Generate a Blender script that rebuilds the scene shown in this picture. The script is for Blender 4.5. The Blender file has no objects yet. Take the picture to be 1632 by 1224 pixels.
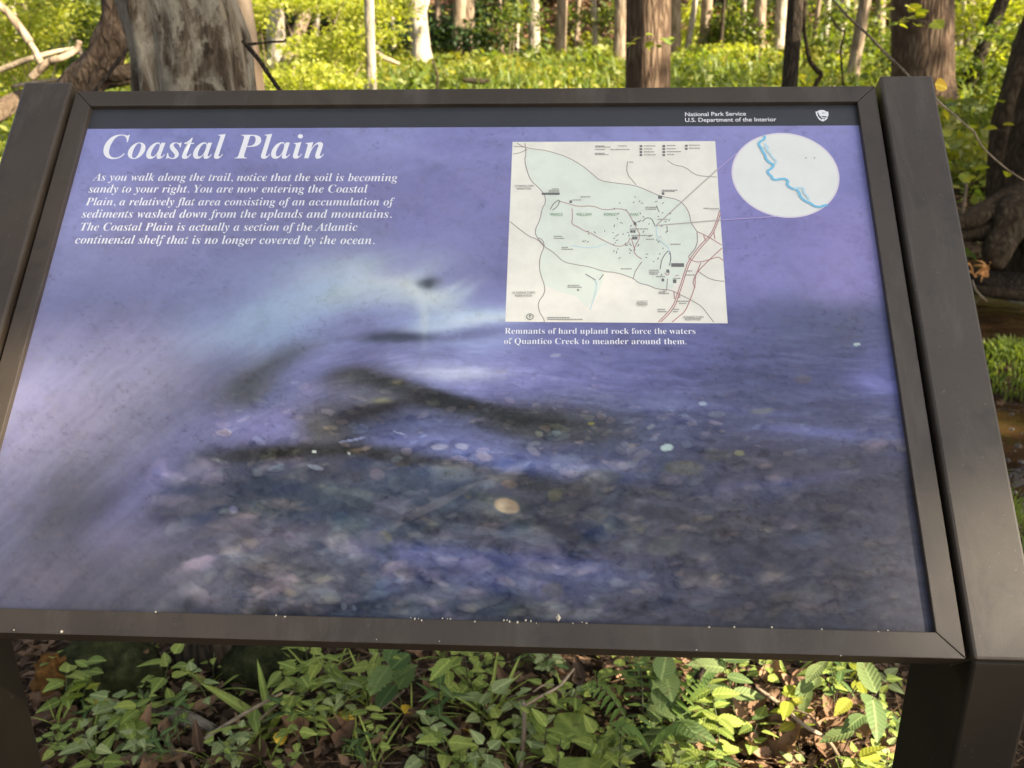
import bpy, bmesh, math, random
import numpy as np
from mathutils import Vector, Matrix, noise as mn

SC = bpy.context.scene
COL = SC.collection
rnd = random.Random(11)
R = math.radians

# ------------------------------------------------------------------ camera
FPX, HC = 1468.52, 1.4                      # focal length in photo pixels (1632 wide), camera height
RW = np.array([[0.99835946, 0.05644994, -0.00958068],
               [0.01118468, -0.35637475, -0.93427616],
               [-0.05615415, 0.93263629, -0.35642147]])   # world -> camera (right, down, forward)
cam = bpy.data.cameras.new('camera')
cam.sensor_width = 36.0
cam.lens = 36.0 * FPX / 1632
cam.clip_start = 0.05
cam.clip_end = 600
cam.dof.use_dof = True
cam.dof.focus_distance = 0.98
cam.dof.aperture_fstop = 10.5
camo = bpy.data.objects.new('camera', cam)
COL.objects.link(camo)
camo.matrix_world = Matrix([[RW[0][i], -RW[1][i], -RW[2][i], (0, 0, HC)[i]] for i in range(3)] + [[0, 0, 0, 1]])
SC.camera = camo

# ------------------------------------------------------------------ sky, sun, exposure
SUN_EL, SUN_DIR = 34.0, Vector((0.86, -0.42, 0)).normalized()
SUN = Vector((SUN_DIR.x * math.cos(R(SUN_EL)), SUN_DIR.y * math.cos(R(SUN_EL)), math.sin(R(SUN_EL))))
world = bpy.data.worlds.new('World')
SC.world = world
world.use_nodes = True
wn = world.node_tree
sky = wn.nodes.new('ShaderNodeTexSky')
sky.sky_type = 'NISHITA'
sky.sun_disc = False
sky.sun_elevation = R(SUN_EL)
sky.sun_rotation = math.atan2(SUN_DIR.x, SUN_DIR.y)
sky.air_density = 1.0
sky.dust_density = 2.5
hs = wn.nodes.new('ShaderNodeHueSaturation')
hs.inputs['Saturation'].default_value = 0.45
wn.links.new(sky.outputs[0], hs.inputs['Color'])
wn.links.new(hs.outputs[0], wn.nodes['Background'].inputs['Color'])
wn.nodes['Background'].inputs['Strength'].default_value = 0.052
sl = bpy.data.lights.new('sun', 'SUN')
sl.energy = 5.0
sl.angle = R(0.55)
sl.color = (1.0, 0.87, 0.65)
so = bpy.data.objects.new('sun', sl)
COL.objects.link(so)
so.rotation_euler = SUN.to_track_quat('Z', 'Y').to_euler()
SC.view_settings.view_transform = 'Standard'
SC.view_settings.look = 'None'
SC.view_settings.gamma = 1.0
SC.view_settings.exposure = 2.28
SC.cycles.max_bounces = 6
SC.cycles.transparent_max_bounces = 4

# ------------------------------------------------------------------ helpers
def tag(o, label=None, cat=None, group=None, kind=None):
    if label: o['label'] = label
    if cat: o['category'] = cat
    if group: o['group'] = group
    if kind: o['kind'] = kind
    return o

def empty(name, loc=(0, 0, 0), rot=(0, 0, 0)):
    o = bpy.data.objects.new(name, None)
    o.empty_display_size = 0.1
    COL.objects.link(o)
    o.location = loc
    o.rotation_euler = rot
    return o

def mesh_obj(name, v, f, mat, parent=None, smooth=False):
    me = bpy.data.meshes.new(name)
    me.from_pydata([tuple(p) for p in v], [], f)
    me.materials.append(mat)
    if smooth: me.polygons.foreach_set('use_smooth', [True] * len(me.polygons))
    me.update()
    o = bpy.data.objects.new(name, me)
    COL.objects.link(o)
    if parent: o.parent = parent
    return o

def np_mesh(name, V, k, mat, parent=None, smooth=False):
    """V: (n*k, 3) array, every k vertices one face."""
    n = len(V) // k
    me = bpy.data.meshes.new(name)
    me.vertices.add(len(V)); me.vertices.foreach_set('co', np.asarray(V, np.float32).ravel())
    me.loops.add(n * k); me.loops.foreach_set('vertex_index', np.arange(n * k, dtype=np.int32))
    me.polygons.add(n)
    me.polygons.foreach_set('loop_start', np.arange(n, dtype=np.int32) * k)
    me.update(calc_edges=True)
    me.materials.append(mat)
    o = bpy.data.objects.new(name, me)
    COL.objects.link(o)
    if parent: o.parent = parent
    return o

def link_copy(o, parent=None):
    c = o.copy(); COL.objects.link(c)
    if parent: c.parent = parent
    return c

def copy_tree(o, parent=None):
    c = link_copy(o, parent)
    for ch in list(o.children): copy_tree(ch, c)
    return c

def ray(px, py):
    return RW.T @ np.array([(px - 816) / FPX, (py - 612) / FPX, 1.0])

def at(px, py, Y):                                   # world point seen at photo pixel, Y metres ahead
    d = ray(px, py); return Vector(d * (Y / d[1])) + Vector((0, 0, HC))

def on_z(px, py, z=0.0):
    d = ray(px, py); return Vector(d * ((z - HC) / d[2])) + Vector((0, 0, HC))

def srgb(r, g, b):
    return tuple(((c / 255) / 12.92 if c / 255 <= 0.04045 else ((c / 255 + 0.055) / 1.055) ** 2.4) for c in (r, g, b))

# ------------------------------------------------------------------ node material builder
class NM:
    def __init__(s, name, rough=0.6, spec=0.5):
        s.m = bpy.data.materials.new(name); s.m.use_nodes = True
        s.t = s.m.node_tree; s.b = s.t.nodes['Principled BSDF']
        s.b.inputs['Roughness'].default_value = rough
        s.b.inputs['Specular IOR Level'].default_value = spec
    def n(s, typ, **k):
        x = s.t.nodes.new(typ)
        for a, b in k.items():
            if a.startswith('_'): x.inputs[a[1:].replace('_', ' ')].default_value = b
            else: setattr(x, a, b)
        return x
    def l(s, a, b): s.t.links.new(a, b)
    def coord(s, scale=(1, 1, 1)):
        c = s.n('ShaderNodeTexCoord'); m = s.n('ShaderNodeMapping')
        m.inputs['Scale'].default_value = scale
        s.l(c.outputs['Object'], m.inputs['Vector']); return m.outputs[0]
    def noise(s, vec, sc, det=5, rough=0.55, dist=0):
        x = s.n('ShaderNodeTexNoise', _Scale=sc, _Detail=det, _Roughness=rough, _Distortion=dist)
        if vec is not None: s.l(vec, x.inputs['Vector'])
        return x.outputs[0]
    def ramp(s, fac, stops, interp='LINEAR'):
        x = s.n('ShaderNodeValToRGB'); e = x.color_ramp.elements; x.color_ramp.interpolation = interp
        while len(e) < len(stops): e.new(0.5)
        for i, (p, c) in enumerate(stops): e[i].position = p; e[i].color = (*c, 1) if len(c) == 3 else c
        s.l(fac, x.inputs[0]); return x.outputs[0]
    def mix(s, fac, a, b, mode='MIX'):
        x = s.n('ShaderNodeMix', data_type='RGBA', blend_type=mode)
        for val, i in ((fac, 0), (a, 6), (b, 7)):
            if isinstance(val, (int, float)): x.inputs[i].default_value = val
            elif isinstance(val, tuple): x.inputs[i].default_value = (*val, 1)
            else: s.l(val, x.inputs[i])
        return x.outputs[2]
    def math(s, op, a, b=0.5):
        x = s.n('ShaderNodeMath', operation=op)
        for i, val in enumerate((a, b)):
            if isinstance(val, (int, float)): x.inputs[i].default_value = val
            else: s.l(val, x.inputs[i])
        return x.outputs[0]
    def color(s, c):
        if isinstance(c, tuple): s.b.inputs['Base Color'].default_value = (*c, 1)
        else: s.l(c, s.b.inputs['Base Color'])
    def rough(s, c): s.l(c, s.b.inputs['Roughness'])
    def bump(s, h, strength=0.5, dist=0.01):
        x = s.n('ShaderNodeBump', _Strength=strength, _Distance=dist)
        s.l(h, x.inputs['Height']); s.l(x.outputs[0], s.b.inputs['Normal'])

def leaf_mat(name, cols, trans=0.35, rough=0.5, vein=True, patch=False):
    """green leaf: per-leaf colour from a small palette, faint blotches, light passing through"""
    k = NM(name, rough, 0.35)
    g = k.n('ShaderNodeNewGeometry'); oi = k.n('ShaderNodeObjectInfo')
    r = k.math('FRACT', k.math('ADD', g.outputs['Random Per Island'], oi.outputs['Random']))
    n = len(cols)
    c = k.ramp(r, [(i / max(n - 1, 1), c) for i, c in enumerate(cols)])
    nz = k.noise(k.coord(), 60 if vein else 3, 3)
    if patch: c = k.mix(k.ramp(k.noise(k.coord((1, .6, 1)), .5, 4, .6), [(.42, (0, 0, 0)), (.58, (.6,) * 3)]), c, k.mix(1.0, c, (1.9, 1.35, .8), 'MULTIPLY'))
    c = k.mix(k.math('MULTIPLY', nz, 0.35), c, tuple(x * 0.55 for x in cols[0]))
    k.color(c)
    tr = k.n('ShaderNodeBsdfTranslucent'); k.l(k.mix(1.0, c, (1.75, 1.8, 0.45), 'MULTIPLY'), tr.inputs[0])
    mx = k.n('ShaderNodeMixShader'); mx.inputs[0].default_value = trans
    k.l(k.b.outputs[0], mx.inputs[1]); k.l(tr.outputs[0], mx.inputs[2])
    k.l(mx.outputs[0], k.t.nodes['Material Output'].inputs[0])
    return k.m

M = {}
# painted aluminium, dark brown, faint orange-peel and dust
k = NM('brown_painted_metal', 0.42, 0.5)
v = k.coord(); n1 = k.noise(v, 5, 6, 0.6); n2 = k.noise(v, 900, 2); n3 = k.noise(v, 30, 5, 0.65)
c = k.ramp(n1, [(0.3, (0.039, 0.028, 0.019)), (0.7, (0.060, 0.046, 0.032))])
c = k.mix(k.ramp(n3, [(0.56, (0, 0, 0)), (0.70, (0.6, 0.6, 0.6))]), c, (0.022, 0.018, 0.014))
c = k.mix(k.ramp(k.noise(k.coord((1, .25, 1)), 14, 7, .75, .5), [(0.52, (0, 0, 0)), (0.72, (0.5,) * 3)]), c, (0.115, 0.10, 0.08))
dust = k.ramp(k.noise(v, 260, 2), [(0.70, (0, 0, 0)), (0.76, (1, 1, 1))])
c = k.mix(k.math('MULTIPLY', dust, 0.22), c, (0.30, 0.27, 0.23))
k.color(c); k.rough(k.ramp(n1, [(0.3, (0.36,) * 3), (0.7, (0.52,) * 3)])); k.bump(n2, 0.25, 0.0004)
M['metal'] = k.m
k = NM('shaded_leg_paint', 0.65, 0.25)  # frame's brown paint with the shade on the legs darkened into its colour
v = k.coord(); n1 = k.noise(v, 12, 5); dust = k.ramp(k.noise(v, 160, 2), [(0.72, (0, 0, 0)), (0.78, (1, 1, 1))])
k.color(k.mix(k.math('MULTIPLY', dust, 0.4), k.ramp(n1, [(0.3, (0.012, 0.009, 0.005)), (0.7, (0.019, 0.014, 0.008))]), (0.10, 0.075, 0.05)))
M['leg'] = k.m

def flat_mat(name, col, rough=0.4, mott=0.0, spec=0.4):
    k = NM(name, rough, spec)
    if mott:
        n = k.noise(k.coord(), 26, 6, 0.7)
        k.color(k.mix(k.ramp(n, [(0.42, (0, 0, 0)), (0.75, (mott,) * 3)]), tuple(col), tuple(x * 0.55 for x in col)))
    else: k.color(tuple(col))
    return k.m
PR = 0.36                                             # gloss of the laminated print
M['white_ink'] = flat_mat('white_lettering', (0.78, 0.78, 0.80), PR)
M['band'] = flat_mat('charcoal_band', srgb(58, 60, 64), PR, 0.3)
M['paper'] = flat_mat('map_paper', srgb(232, 229, 216), PR, 0.3)
M['park'] = flat_mat('map_green', srgb(219, 226, 212), PR, 0.3)
M['disc'] = flat_mat('inset_paper', srgb(224, 226, 220), PR, 0.15)
M['road'] = flat_mat('map_road_grey', srgb(150, 138, 131), PR)
M['roadred'] = flat_mat('map_road_red', srgb(176, 128, 124), PR)
M['ink'] = flat_mat('map_ink', srgb(112, 112, 110), PR)
M['inkgreen'] = flat_mat('map_green_ink', srgb(120, 160, 125), PR)
M['creek'] = flat_mat('map_creek_blue', srgb(120, 190, 220), PR)
M['creekpale'] = flat_mat('map_creek_pale', srgb(185, 215, 225), PR)
M['leader'] = flat_mat('leader_line', srgb(180, 172, 168), PR)
M['leader2'] = flat_mat('leader_line_pale', srgb(176, 162, 205), PR)

# ------------------------------------------------------------------ terrain
def sst(a, b, x):
    t = min(1, max(0, (x - a) / (b - a))); return t * t * (3 - 2 * t)

def ground_h(x, y):
    h = 0.022 * max(0, y - 7)
    if y > 33: h += 0.40 * (y - 33)
    h += 0.05 * mn.noise(Vector((x * .35, y * .35, 1))) + 0.020 * mn.noise(Vector((x * 2.2, y * 2.2, 4)))
    m = sst(1.32, 1.85, x + 0.12 * mn.noise(Vector((y, 0, 0)))) * (1 - sst(6.1, 9.5, y - 0.25 * (x - 3) + 0.3 * mn.noise(Vector((x, 3, 0)))))
    h -= 0.66 * m
    b = math.exp(-(((x - 2.35) / .5) ** 2 + ((y - 4.75) / .42) ** 2))          # grassy bar in the creek
    h += 0.46 * b * m
    b = math.exp(-(((x - 1.75) / .6) ** 2 + ((y - 3.25) / .5) ** 2))          # gravel riffle
    h += 0.24 * b * m
    return h
WATER_Z = -0.38

xs = np.unique(np.concatenate([np.linspace(-90, -6, 50), np.linspace(-6, 7, 150), np.linspace(7, 90, 50)]))
ys = np.unique(np.concatenate([np.linspace(-25, -1, 16), np.linspace(-1, 10, 140), np.linspace(10, 40, 70), np.linspace(40, 110, 30)]))
V = [(x, y, ground_h(x, y)) for y in ys for x in xs]
nx = len(xs)
F = [(j * nx + i, j * nx + i + 1, (j + 1) * nx + i + 1, (j + 1) * nx + i) for j in range(len(ys) - 1) for i in range(nx - 1)]
k = NM('forest_floor', 0.9, 0.15)
v = k.coord(); a = k.noise(v, 3.5, 9, 0.7); b_ = k.noise(v, 45, 6, 0.7); big = k.noise(v, 0.45, 3)
c = k.ramp(b_, [(0.3, (0.022, 0.014, 0.009)), (0.5, (0.065, 0.040, 0.024)), (0.7, (0.17, 0.105, 0.058))])
c = k.mix(k.ramp(a, [(0.45, (0, 0, 0)), (0.62, (0.8,) * 3)]), c, (0.030, 0.020, 0.013))
# green ground cover past the bank, leaf litter on the hillside
sp = k.n('ShaderNodeSeparateXYZ'); k.l(k.n('ShaderNodeTexCoord').outputs['Object'], sp.inputs[0])
gy = k.n('ShaderNodeMapRange', clamp=True); k.l(sp.outputs[1], gy.inputs[0])
gy.inputs[1].default_value = 7; gy.inputs[2].default_value = 12
hy = k.n('ShaderNodeMapRange', clamp=True); k.l(sp.outputs[1], hy.inputs[0])
hy.inputs[1].default_value = 31.5; hy.inputs[2].default_value = 33.5; hy.inputs[3].default_value = 1; hy.inputs[4].default_value = 0
c = k.mix(k.math('MULTIPLY', k.math('MULTIPLY', gy.outputs[0], hy.outputs[0]), 0.8), c, (0.045, 0.062, 0.018))
lit = k.ramp(k.noise(v, 1.1, 8, 0.7), [(0.40, (0.035, 0.022, 0.013)), (0.52, (0.20, 0.11, 0.06)), (0.72, (0.44, 0.26, 0.15))])
c = k.mix(k.math('SUBTRACT', 1.0, hy.outputs[0]), c, lit)
k.color(c); k.bump(k.math('ADD', b_, a), 1.0, 0.03)
tag(mesh_obj('ground', V, F, k.m, smooth=True), kind='structure')

k = NM('creek_water', 0.06, 0.5)
v = k.coord((1, 1.6, 1)); n = k.noise(v, 6, 4, 0.5, 0.6)
k.color(k.ramp(k.noise(v, 2.0, 6, 0.65, 1.2), [(0.35, (0.022, 0.012, 0.006)), (0.65, (0.085, 0.045, 0.018))])); k.bump(n, 0.35, 0.02)
k.b.inputs['IOR'].default_value = 1.33
V = []; nw = 24
for j in range(nw + 1):
    for i in range(nw + 1): V.append((1.3 + 18 * (i / nw) ** 1.5, -8 + 18 * j / nw, WATER_Z))
F = [(j * (nw + 1) + i, j * (nw + 1) + i + 1, (j + 1) * (nw + 1) + i + 1, (j + 1) * (nw + 1) + i) for j in range(nw) for i in range(nw)]
tag(mesh_obj('creek_water', V, F, k.m), kind='structure')

# ------------------------------------------------------------------ the wayside sign
S = 0.9
TH = 0.77781281
PH, FT, GAP, AW, ATOP = 0.65741, 0.02488, 0.00535, 0.0663, 0.0114     # opening height, frame, gap, arm (panel units)
ORG = Vector((-0.56916957, 1.11774494, 1.32278362))                   # opening's top-left corner on the frame face
REC = 0.0065 / S                                                      # how deep the print sits
sign = empty('wayside_sign', (-0.12, 0.76, 0.0))
tag(sign, 'low slanted sign in a brown metal frame, its purple creek panel titled Coastal Plain', 'sign')
ROT = Matrix.Rotation(math.pi / 2 - TH, 4, 'X')
SM = Matrix.Translation(ORG) @ ROT                                     # panel frame -> world
SL = sign_inv = Matrix.Translation(-sign.location)
def plane(px, py, depth=REC):                                          # photo pixel -> (x right, y down) in panel units on the print
    o = Vector((0, 0, HC)); d = Vector(ray(px, py))
    n = ROT.to_3x3() @ Vector((0, 0, 1)); p0 = ORG - n * depth * S
    t = (p0 - o).dot(n) / d.dot(n); q = SM.inverted() @ (o + d * t)
    return q.x / S, -q.y / S
def spart(name, v, f, mat, parent=sign, smooth=False):
    o = mesh_obj(name, [(x * S, -y * S, z * S) for x, y, z in v], f, mat, None, smooth)
    o.parent = parent
    o.matrix_local = (SL @ SM) if parent is sign else Matrix.Identity(4)
    return o
def bevel(o, w, seg=2):
    bm = bmesh.new(); bm.from_mesh(o.data)
    bmesh.ops.recalc_face_normals(bm, faces=bm.faces)
    es = [e for e in bm.edges if len(e.link_faces) == 2 and e.calc_face_angle(0) > 0.5]
    bmesh.ops.bevel(bm, geom=es, offset=w, segments=seg, affect='EDGES', profile=0.5)
    bm.to_mesh(o.data); bm.free(); o.data.update()
def prism(name, poly, z0, z1, mat, parent=sign, bev=0.0):
    n = len(poly)
    v = [(x, y, z0) for x, y in poly] + [(x, y, z1) for x, y in poly]
    f = [tuple(range(n)), tuple(range(2 * n - 1, n - 1, -1))] + [(i, i + n, (i + 1) % n + n, (i + 1) % n) for i in range(n)]
    o = spart(name, v, f, mat, parent)
    bevel(o, bev if bev else 0.0001, 2 if bev else 1)
    return o
g = 0.00035; D = 0.046
t = FT
prism('frame_rail', [(-t + g, -t), (1 + t - g, -t), (1 - g, 0), (g, 0)], -D, 0, M['metal'], bev=0.0008)
prism('frame_rail', [(-t + g, PH + t), (1 + t - g, PH + t), (1 - g, PH), (g, PH)], -D, 0, M['metal'], bev=0.0008)
prism('frame_rail', [(-t, -t + g), (0, g), (0, PH - g), (-t, PH + t - g)], -D, 0, M['metal'], bev=0.0008)
prism('frame_rail', [(1 + t, -t + g), (1, g), (1, PH - g), (1 + t, PH + t - g)], -D, 0, M['metal'], bev=0.0008)
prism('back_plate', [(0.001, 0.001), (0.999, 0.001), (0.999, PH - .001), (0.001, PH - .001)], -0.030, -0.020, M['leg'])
LEGD = 0.122
for s in (-1, 1):
    xa = (1 + t + GAP) if s > 0 else (-t - GAP - AW)
    prism('side_arm', [(xa, -t - ATOP), (xa + AW, -t - ATOP), (xa + AW, PH + t + 0.001), (xa, PH + t + 0.001)], -0.058, 0.006, M['metal'], bev=0.0028)
    xg = (1 + t) if s > 0 else (-t - GAP)
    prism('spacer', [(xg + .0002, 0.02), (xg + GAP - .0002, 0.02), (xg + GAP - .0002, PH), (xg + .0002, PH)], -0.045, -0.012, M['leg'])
    # vertical leg, top cut to the slant of the arm
    B = SM @ Vector((xa * S, -(PH + t) * S, 0))
    up = ROT.to_3x3() @ Vector((0, 1, 0)); sl_ = up.z / up.y
    x0, x1 = B.x + 0.0012, B.x + AW * S - 0.0012
    y0, y1 = B.y + 0.001, B.y + LEGD
    zt0 = B.z - 0.004; zt1 = zt0 + (y1 - y0) * sl_ - 0.016
    vv = [(x, y, z) for x in (x0, x1) for (y, z) in ((y0, -0.3), (y1, -0.3), (y1, zt1), (y0, zt0))]
    ff = [(0, 1, 2, 3), (7, 6, 5, 4), (0, 4, 5, 1), (1, 5, 6, 2), (2, 6, 7, 3), (3, 7, 4, 0)]
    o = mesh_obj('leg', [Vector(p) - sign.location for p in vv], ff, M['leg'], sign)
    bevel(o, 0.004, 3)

# ---- the print: colours of the creek picture, read in photo pixels and carried onto the panel
CP = []
def row(y, *pts):
    for x, c in pts: CP.append((x, y, *c))
row(212, (160,(148,146,205)), (300,(140,140,196)), (450,(140,138,193)), (600,(148,146,198)), (750,(142,138,194)), (900,(148,146,200)), (1050,(152,148,204)), (1200,(154,148,205)), (1350,(152,146,206)))
row(300, (110,(148,146,200)), (300,(138,132,182)), (450,(132,126,174)), (600,(136,130,180)), (750,(138,132,186)), (1160,(156,144,204)), (1200,(148,140,200)), (1380,(144,137,198)))
row(380, (90,(148,146,196)), (250,(138,132,178)), (400,(136,131,174)), (550,(140,136,178)), (700,(138,132,186)), (790,(134,128,180)), (1200,(140,132,190)), (1300,(142,131,191)), (1370,(162,144,203)), (1400,(150,140,198)))
row(440, (60,(150,148,196)), (200,(146,143,187)), (350,(144,144,188)), (450,(150,156,193)), (540,(172,180,204)), (700,(150,154,192)), (780,(128,123,174)), (1200,(144,135,195)), (1350,(158,144,202)), (1410,(152,140,200)))
row(520, (50,(150,145,192)), (200,(142,137,178)), (330,(148,152,192)), (430,(156,172,205)), (520,(142,146,190)), (600,(146,150,198)), (700,(164,176,212)), (780,(156,162,210)), (900,(120,118,170)), (1000,(116,115,166)), (1150,(112,110,161)), (1250,(100,102,142)), (1350,(92,94,124)), (1420,(104,101,146)))
row(600, (50,(146,141,184)), (200,(134,129,165)), (300,(126,121,153)), (400,(122,122,152)), (480,(136,136,184)), (560,(124,119,162)), (620,(110,105,138)), (700,(150,150,202)), (800,(136,132,188)), (900,(122,120,173)), (1050,(108,108,158)), (1200,(93,94,132)), (1350,(92,92,132)), (1430,(112,112,172)))
row(680, (30,(143,137,178)), (120,(132,124,158)), (200,(116,113,141)), (300,(124,121,155)), (380,(132,129,172)), (450,(144,136,182)), (520,(106,102,118)), (570,(76,72,80)), (640,(88,88,112)), (750,(108,108,152)), (850,(78,76,80)), (950,(80,80,90)), (1050,(92,96,130)), (1200,(88,88,116)), (1350,(85,85,112)), (1440,(100,98,137)))
row(740, (30,(134,129,166)), (120,(112,109,134)), (200,(136,130,168)), (260,(128,124,162)), (350,(108,104,128)), (450,(80,77,86)), (550,(78,74,82)), (620,(92,92,118)), (700,(108,112,154)), (800,(113,116,163)), (900,(95,99,140)), (1000,(85,88,120)), (1100,(83,83,106)), (1200,(82,78,95)), (1400,(78,74,88)))
row(800, (30,(130,124,162)), (110,(102,98,108)), (200,(128,123,160)), (300,(98,95,106)), (400,(76,78,90)), (500,(72,77,90)), (600,(76,81,95)), (700,(78,84,102)), (800,(76,76,80)), (900,(72,69,74)), (1000,(74,74,90)), (1100,(76,76,90)), (1200,(78,74,86)), (1450,(76,72,86)))
row(860, (30,(134,129,160)), (100,(120,115,134)), (180,(140,128,158)), (300,(108,104,120)), (400,(116,108,116)), (480,(92,90,100)), (600,(74,78,96)), (700,(82,82,98)), (800,(86,83,94)), (900,(76,76,92)), (1000,(76,74,86)), (1100,(74,72,82)), (1250,(74,70,80)), (1450,(72,69,82)))
row(920, (30,(134,126,156)), (80,(140,126,140)), (150,(110,105,127)), (250,(104,100,116)), (350,(120,116,132)), (450,(100,96,104)), (550,(86,84,98)), (650,(98,98,134)), (750,(103,103,148)), (900,(90,91,128)), (1000,(80,80,104)), (1100,(75,73,87)), (1250,(73,70,82)), (1450,(71,69,83)))
row(985, (30,(108,106,132)), (150,(94,91,105)), (300,(84,81,90)), (450,(73,71,82)), (560,(70,72,86)), (650,(66,74,90)), (750,(70,74,86)), (850,(73,73,85)), (1000,(70,68,80)), (1200,(68,66,77)), (1450,(66,64,77)))
CP = np.array(CP, float)
# detail strokes: x, y, half-length, half-width, angle, colour, strength
BL = [(590,440,95,26,-8,(205,212,212),.75),(500,470,130,20,-22,(178,190,214),.55),(640,455,60,18,18,(215,218,214),.75),(690,478,55,20,30,(205,214,220),.7),
 (735,470,30,7,-30,(196,204,214),.6),(430,500,110,24,-24,(165,185,212),.55),(760,503,70,9,-6,(200,216,230),.85),(690,520,50,9,-10,(196,208,226),.7),(672,505,8,34,0,(208,216,220),.6),
 (682,452,16,8,-8,(52,58,60),.95),(676,455,8,5,0,(40,46,48),.8),(628,538,46,11,2,(84,82,108),.85),(612,538,26,6,0,(72,70,92),.7),(720,592,100,15,4,(176,176,218),.75),(705,596,40,9,4,(206,205,222),.6),
 (585,575,38,26,20,(112,106,152),.6),(560,608,40,16,-12,(98,92,104),.7),(405,615,60,22,-28,(104,103,108),.75),(440,580,52,14,-28,(112,112,112),.5),(640,628,70,11,15,(62,60,62),.85),(720,640,60,10,10,(62,62,66),.75),
 (780,658,90,13,8,(64,63,66),.8),(850,676,90,14,5,(60,60,60),.85),(940,688,70,12,2,(74,74,82),.6),(560,668,52,16,-18,(54,50,56),.9),(520,650,30,10,-10,(96,92,92),.6),(600,640,44,9,0,(112,108,118),.6),
 (430,668,70,16,-6,(156,146,196),.7),(420,690,60,12,-4,(162,150,200),.55),(510,682,30,18,20,(118,110,98),.75),(532,692,26,10,25,(112,104,92),.7),(430,720,95,9,-4,(66,62,60),.85),(540,718,70,8,-3,(60,56,50),.8),
 (620,722,70,8,6,(70,67,72),.8),(720,745,90,9,12,(66,65,72),.8),(820,765,90,10,10,(70,68,72),.8),(900,780,90,14,6,(68,65,68),.7),(720,712,120,14,6,(118,122,176),.65),(640,700,60,8,-3,(128,130,186),.6),(830,735,110,12,7,(116,121,172),.6),
 (780,700,40,8,3,(122,124,172),.5),(960,640,120,14,3,(116,116,168),.4),(870,600,120,16,3,(126,122,182),.5),(1060,575,120,16,2,(106,106,158),.4),(1400,612,48,12,14,(134,132,198),.85),(1310,690,95,10,4,(116,116,170),.8),(1200,655,90,7,4,(112,112,164),.5),(1250,770,120,8,-6,(100,98,140),.5),(1440,725,40,12,-8,(100,98,136),.45),
 (1180,790,120,10,-4,(92,90,114),.5),(1340,850,90,12,-12,(92,90,112),.45),(1240,735,100,12,2,(78,74,86),.6),(1050,790,110,12,6,(74,72,78),.6),(760,890,190,14,2,(114,114,164),.65),(660,880,70,12,4,(118,118,168),.55),(930,912,90,12,5,(104,106,150),.6),
 (520,862,70,14,14,(120,112,124),.6),(440,850,90,15,-14,(138,122,132),.55),(390,880,80,12,-20,(140,130,146),.5),(340,920,90,10,-26,(132,128,142),.5),(420,905,70,10,-12,(78,74,86),.5),(250,760,60,14,-42,(146,138,190),.6),(300,700,60,20,-40,(140,134,182),.55),
 (200,810,60,20,-45,(140,134,180),.5),(130,770,80,20,-45,(110,106,128),.6),(90,830,50,18,-50,(106,102,110),.5),(240,850,80,10,-8,(150,138,172),.45),(300,870,70,9,-12,(142,132,160),.4),(480,795,110,34,15,(68,76,92),.6),(660,780,60,30,10,(80,92,104),.5),
 (740,760,44,14,6,(104,108,116),.4),(650,840,90,12,-10,(82,86,98),.4),(580,960,90,20,0,(66,74,92),.5),(700,950,60,26,0,(88,90,98),.4),(800,965,44,16,0,(70,78,84),.45),(455,935,60,8,-40,(118,114,124),.35),(1080,880,90,22,-6,(90,88,100),.35),(1150,950,110,18,-10,(78,76,96),.4),
 (640,270,120,6,-14,(156,150,206),.35),(660,240,70,8,20,(160,156,208),.35),(740,300,90,14,-20,(130,124,172),.35),(880,218,120,5,0,(156,154,208),.3),(250,450,140,18,-20,(140,138,184),.3),
 (530,478,95,20,-15,(178,194,210),.55),(450,520,62,24,-30,(163,180,210),.5),(622,468,70,20,0,(200,208,212),.45),(617,447,32,8,0,(224,228,218),.8),(655,458,25,9,38,(226,230,220),.85),(690,474,24,8,-5,(220,224,216),.8),(718,463,26,5,-28,(206,212,218),.75),(560,462,50,9,-18,(196,206,206),.5),
 (735,514,72,7,-10,(200,210,228),.8),(770,506,40,4,-8,(214,222,232),.7),(762,531,62,8,-8,(116,116,162),.7),(674,500,5,42,0,(204,212,216),.5),(628,538,46,7,0,(66,72,88),.85),(574,520,42,16,0,(134,127,165),.45),(640,425,40,18,-20,(136,131,180),.5),(740,430,50,16,-20,(134,130,176),.5),
 (430,590,62,12,-30,(88,90,100),.8),(405,626,36,20,-20,(96,96,96),.6),(480,592,42,20,-20,(140,138,190),.5),(430,640,40,12,-35,(116,118,160),.5),(562,601,38,12,-6,(90,87,84),.75),(622,611,50,9,14,(60,58,56),.9),(700,638,70,10,17,(50,50,52),.9),(805,668,85,12,9,(50,50,48),.85),
 (592,628,60,12,6,(112,110,114),.55),(585,660,68,10,-14,(56,52,54),.9),(546,681,26,13,32,(56,53,55),.85),(652,678,80,12,-4,(100,106,150),.65),(430,680,70,18,0,(152,144,196),.7),(514,683,28,17,10,(112,105,95),.75),(440,724,72,7,-6,(62,58,56),.85),(552,719,60,7,0,(58,54,48),.8),(628,729,70,7,7,(68,64,66),.8),
 (730,593,62,9,0,(200,200,224),.8),(650,577,40,8,6,(160,158,206),.6),(610,641,15,4,0,(156,146,98),.75),(634,611,9,4,0,(140,124,92),.7),(720,664,50,5,8,(112,112,140),.5),(493,622,16,9,-20,(150,136,172),.5),(880,690,90,8,3,(70,70,74),.6),(700,560,60,12,0,(128,126,178),.4)]
NU, NV = 660, 436
iu, iv = np.meshgrid(np.linspace(-0.002, 1.002, NU), np.linspace(-0.002, PH + 0.002, NV))
LX = iu.ravel() * S; LY = -iv.ravel() * S
Rm = np.array(ROT.to_3x3()); PW = np.stack([LX, LY, np.full_like(LX, -REC * S)], 1) @ Rm.T + np.array(ORG)
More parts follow.
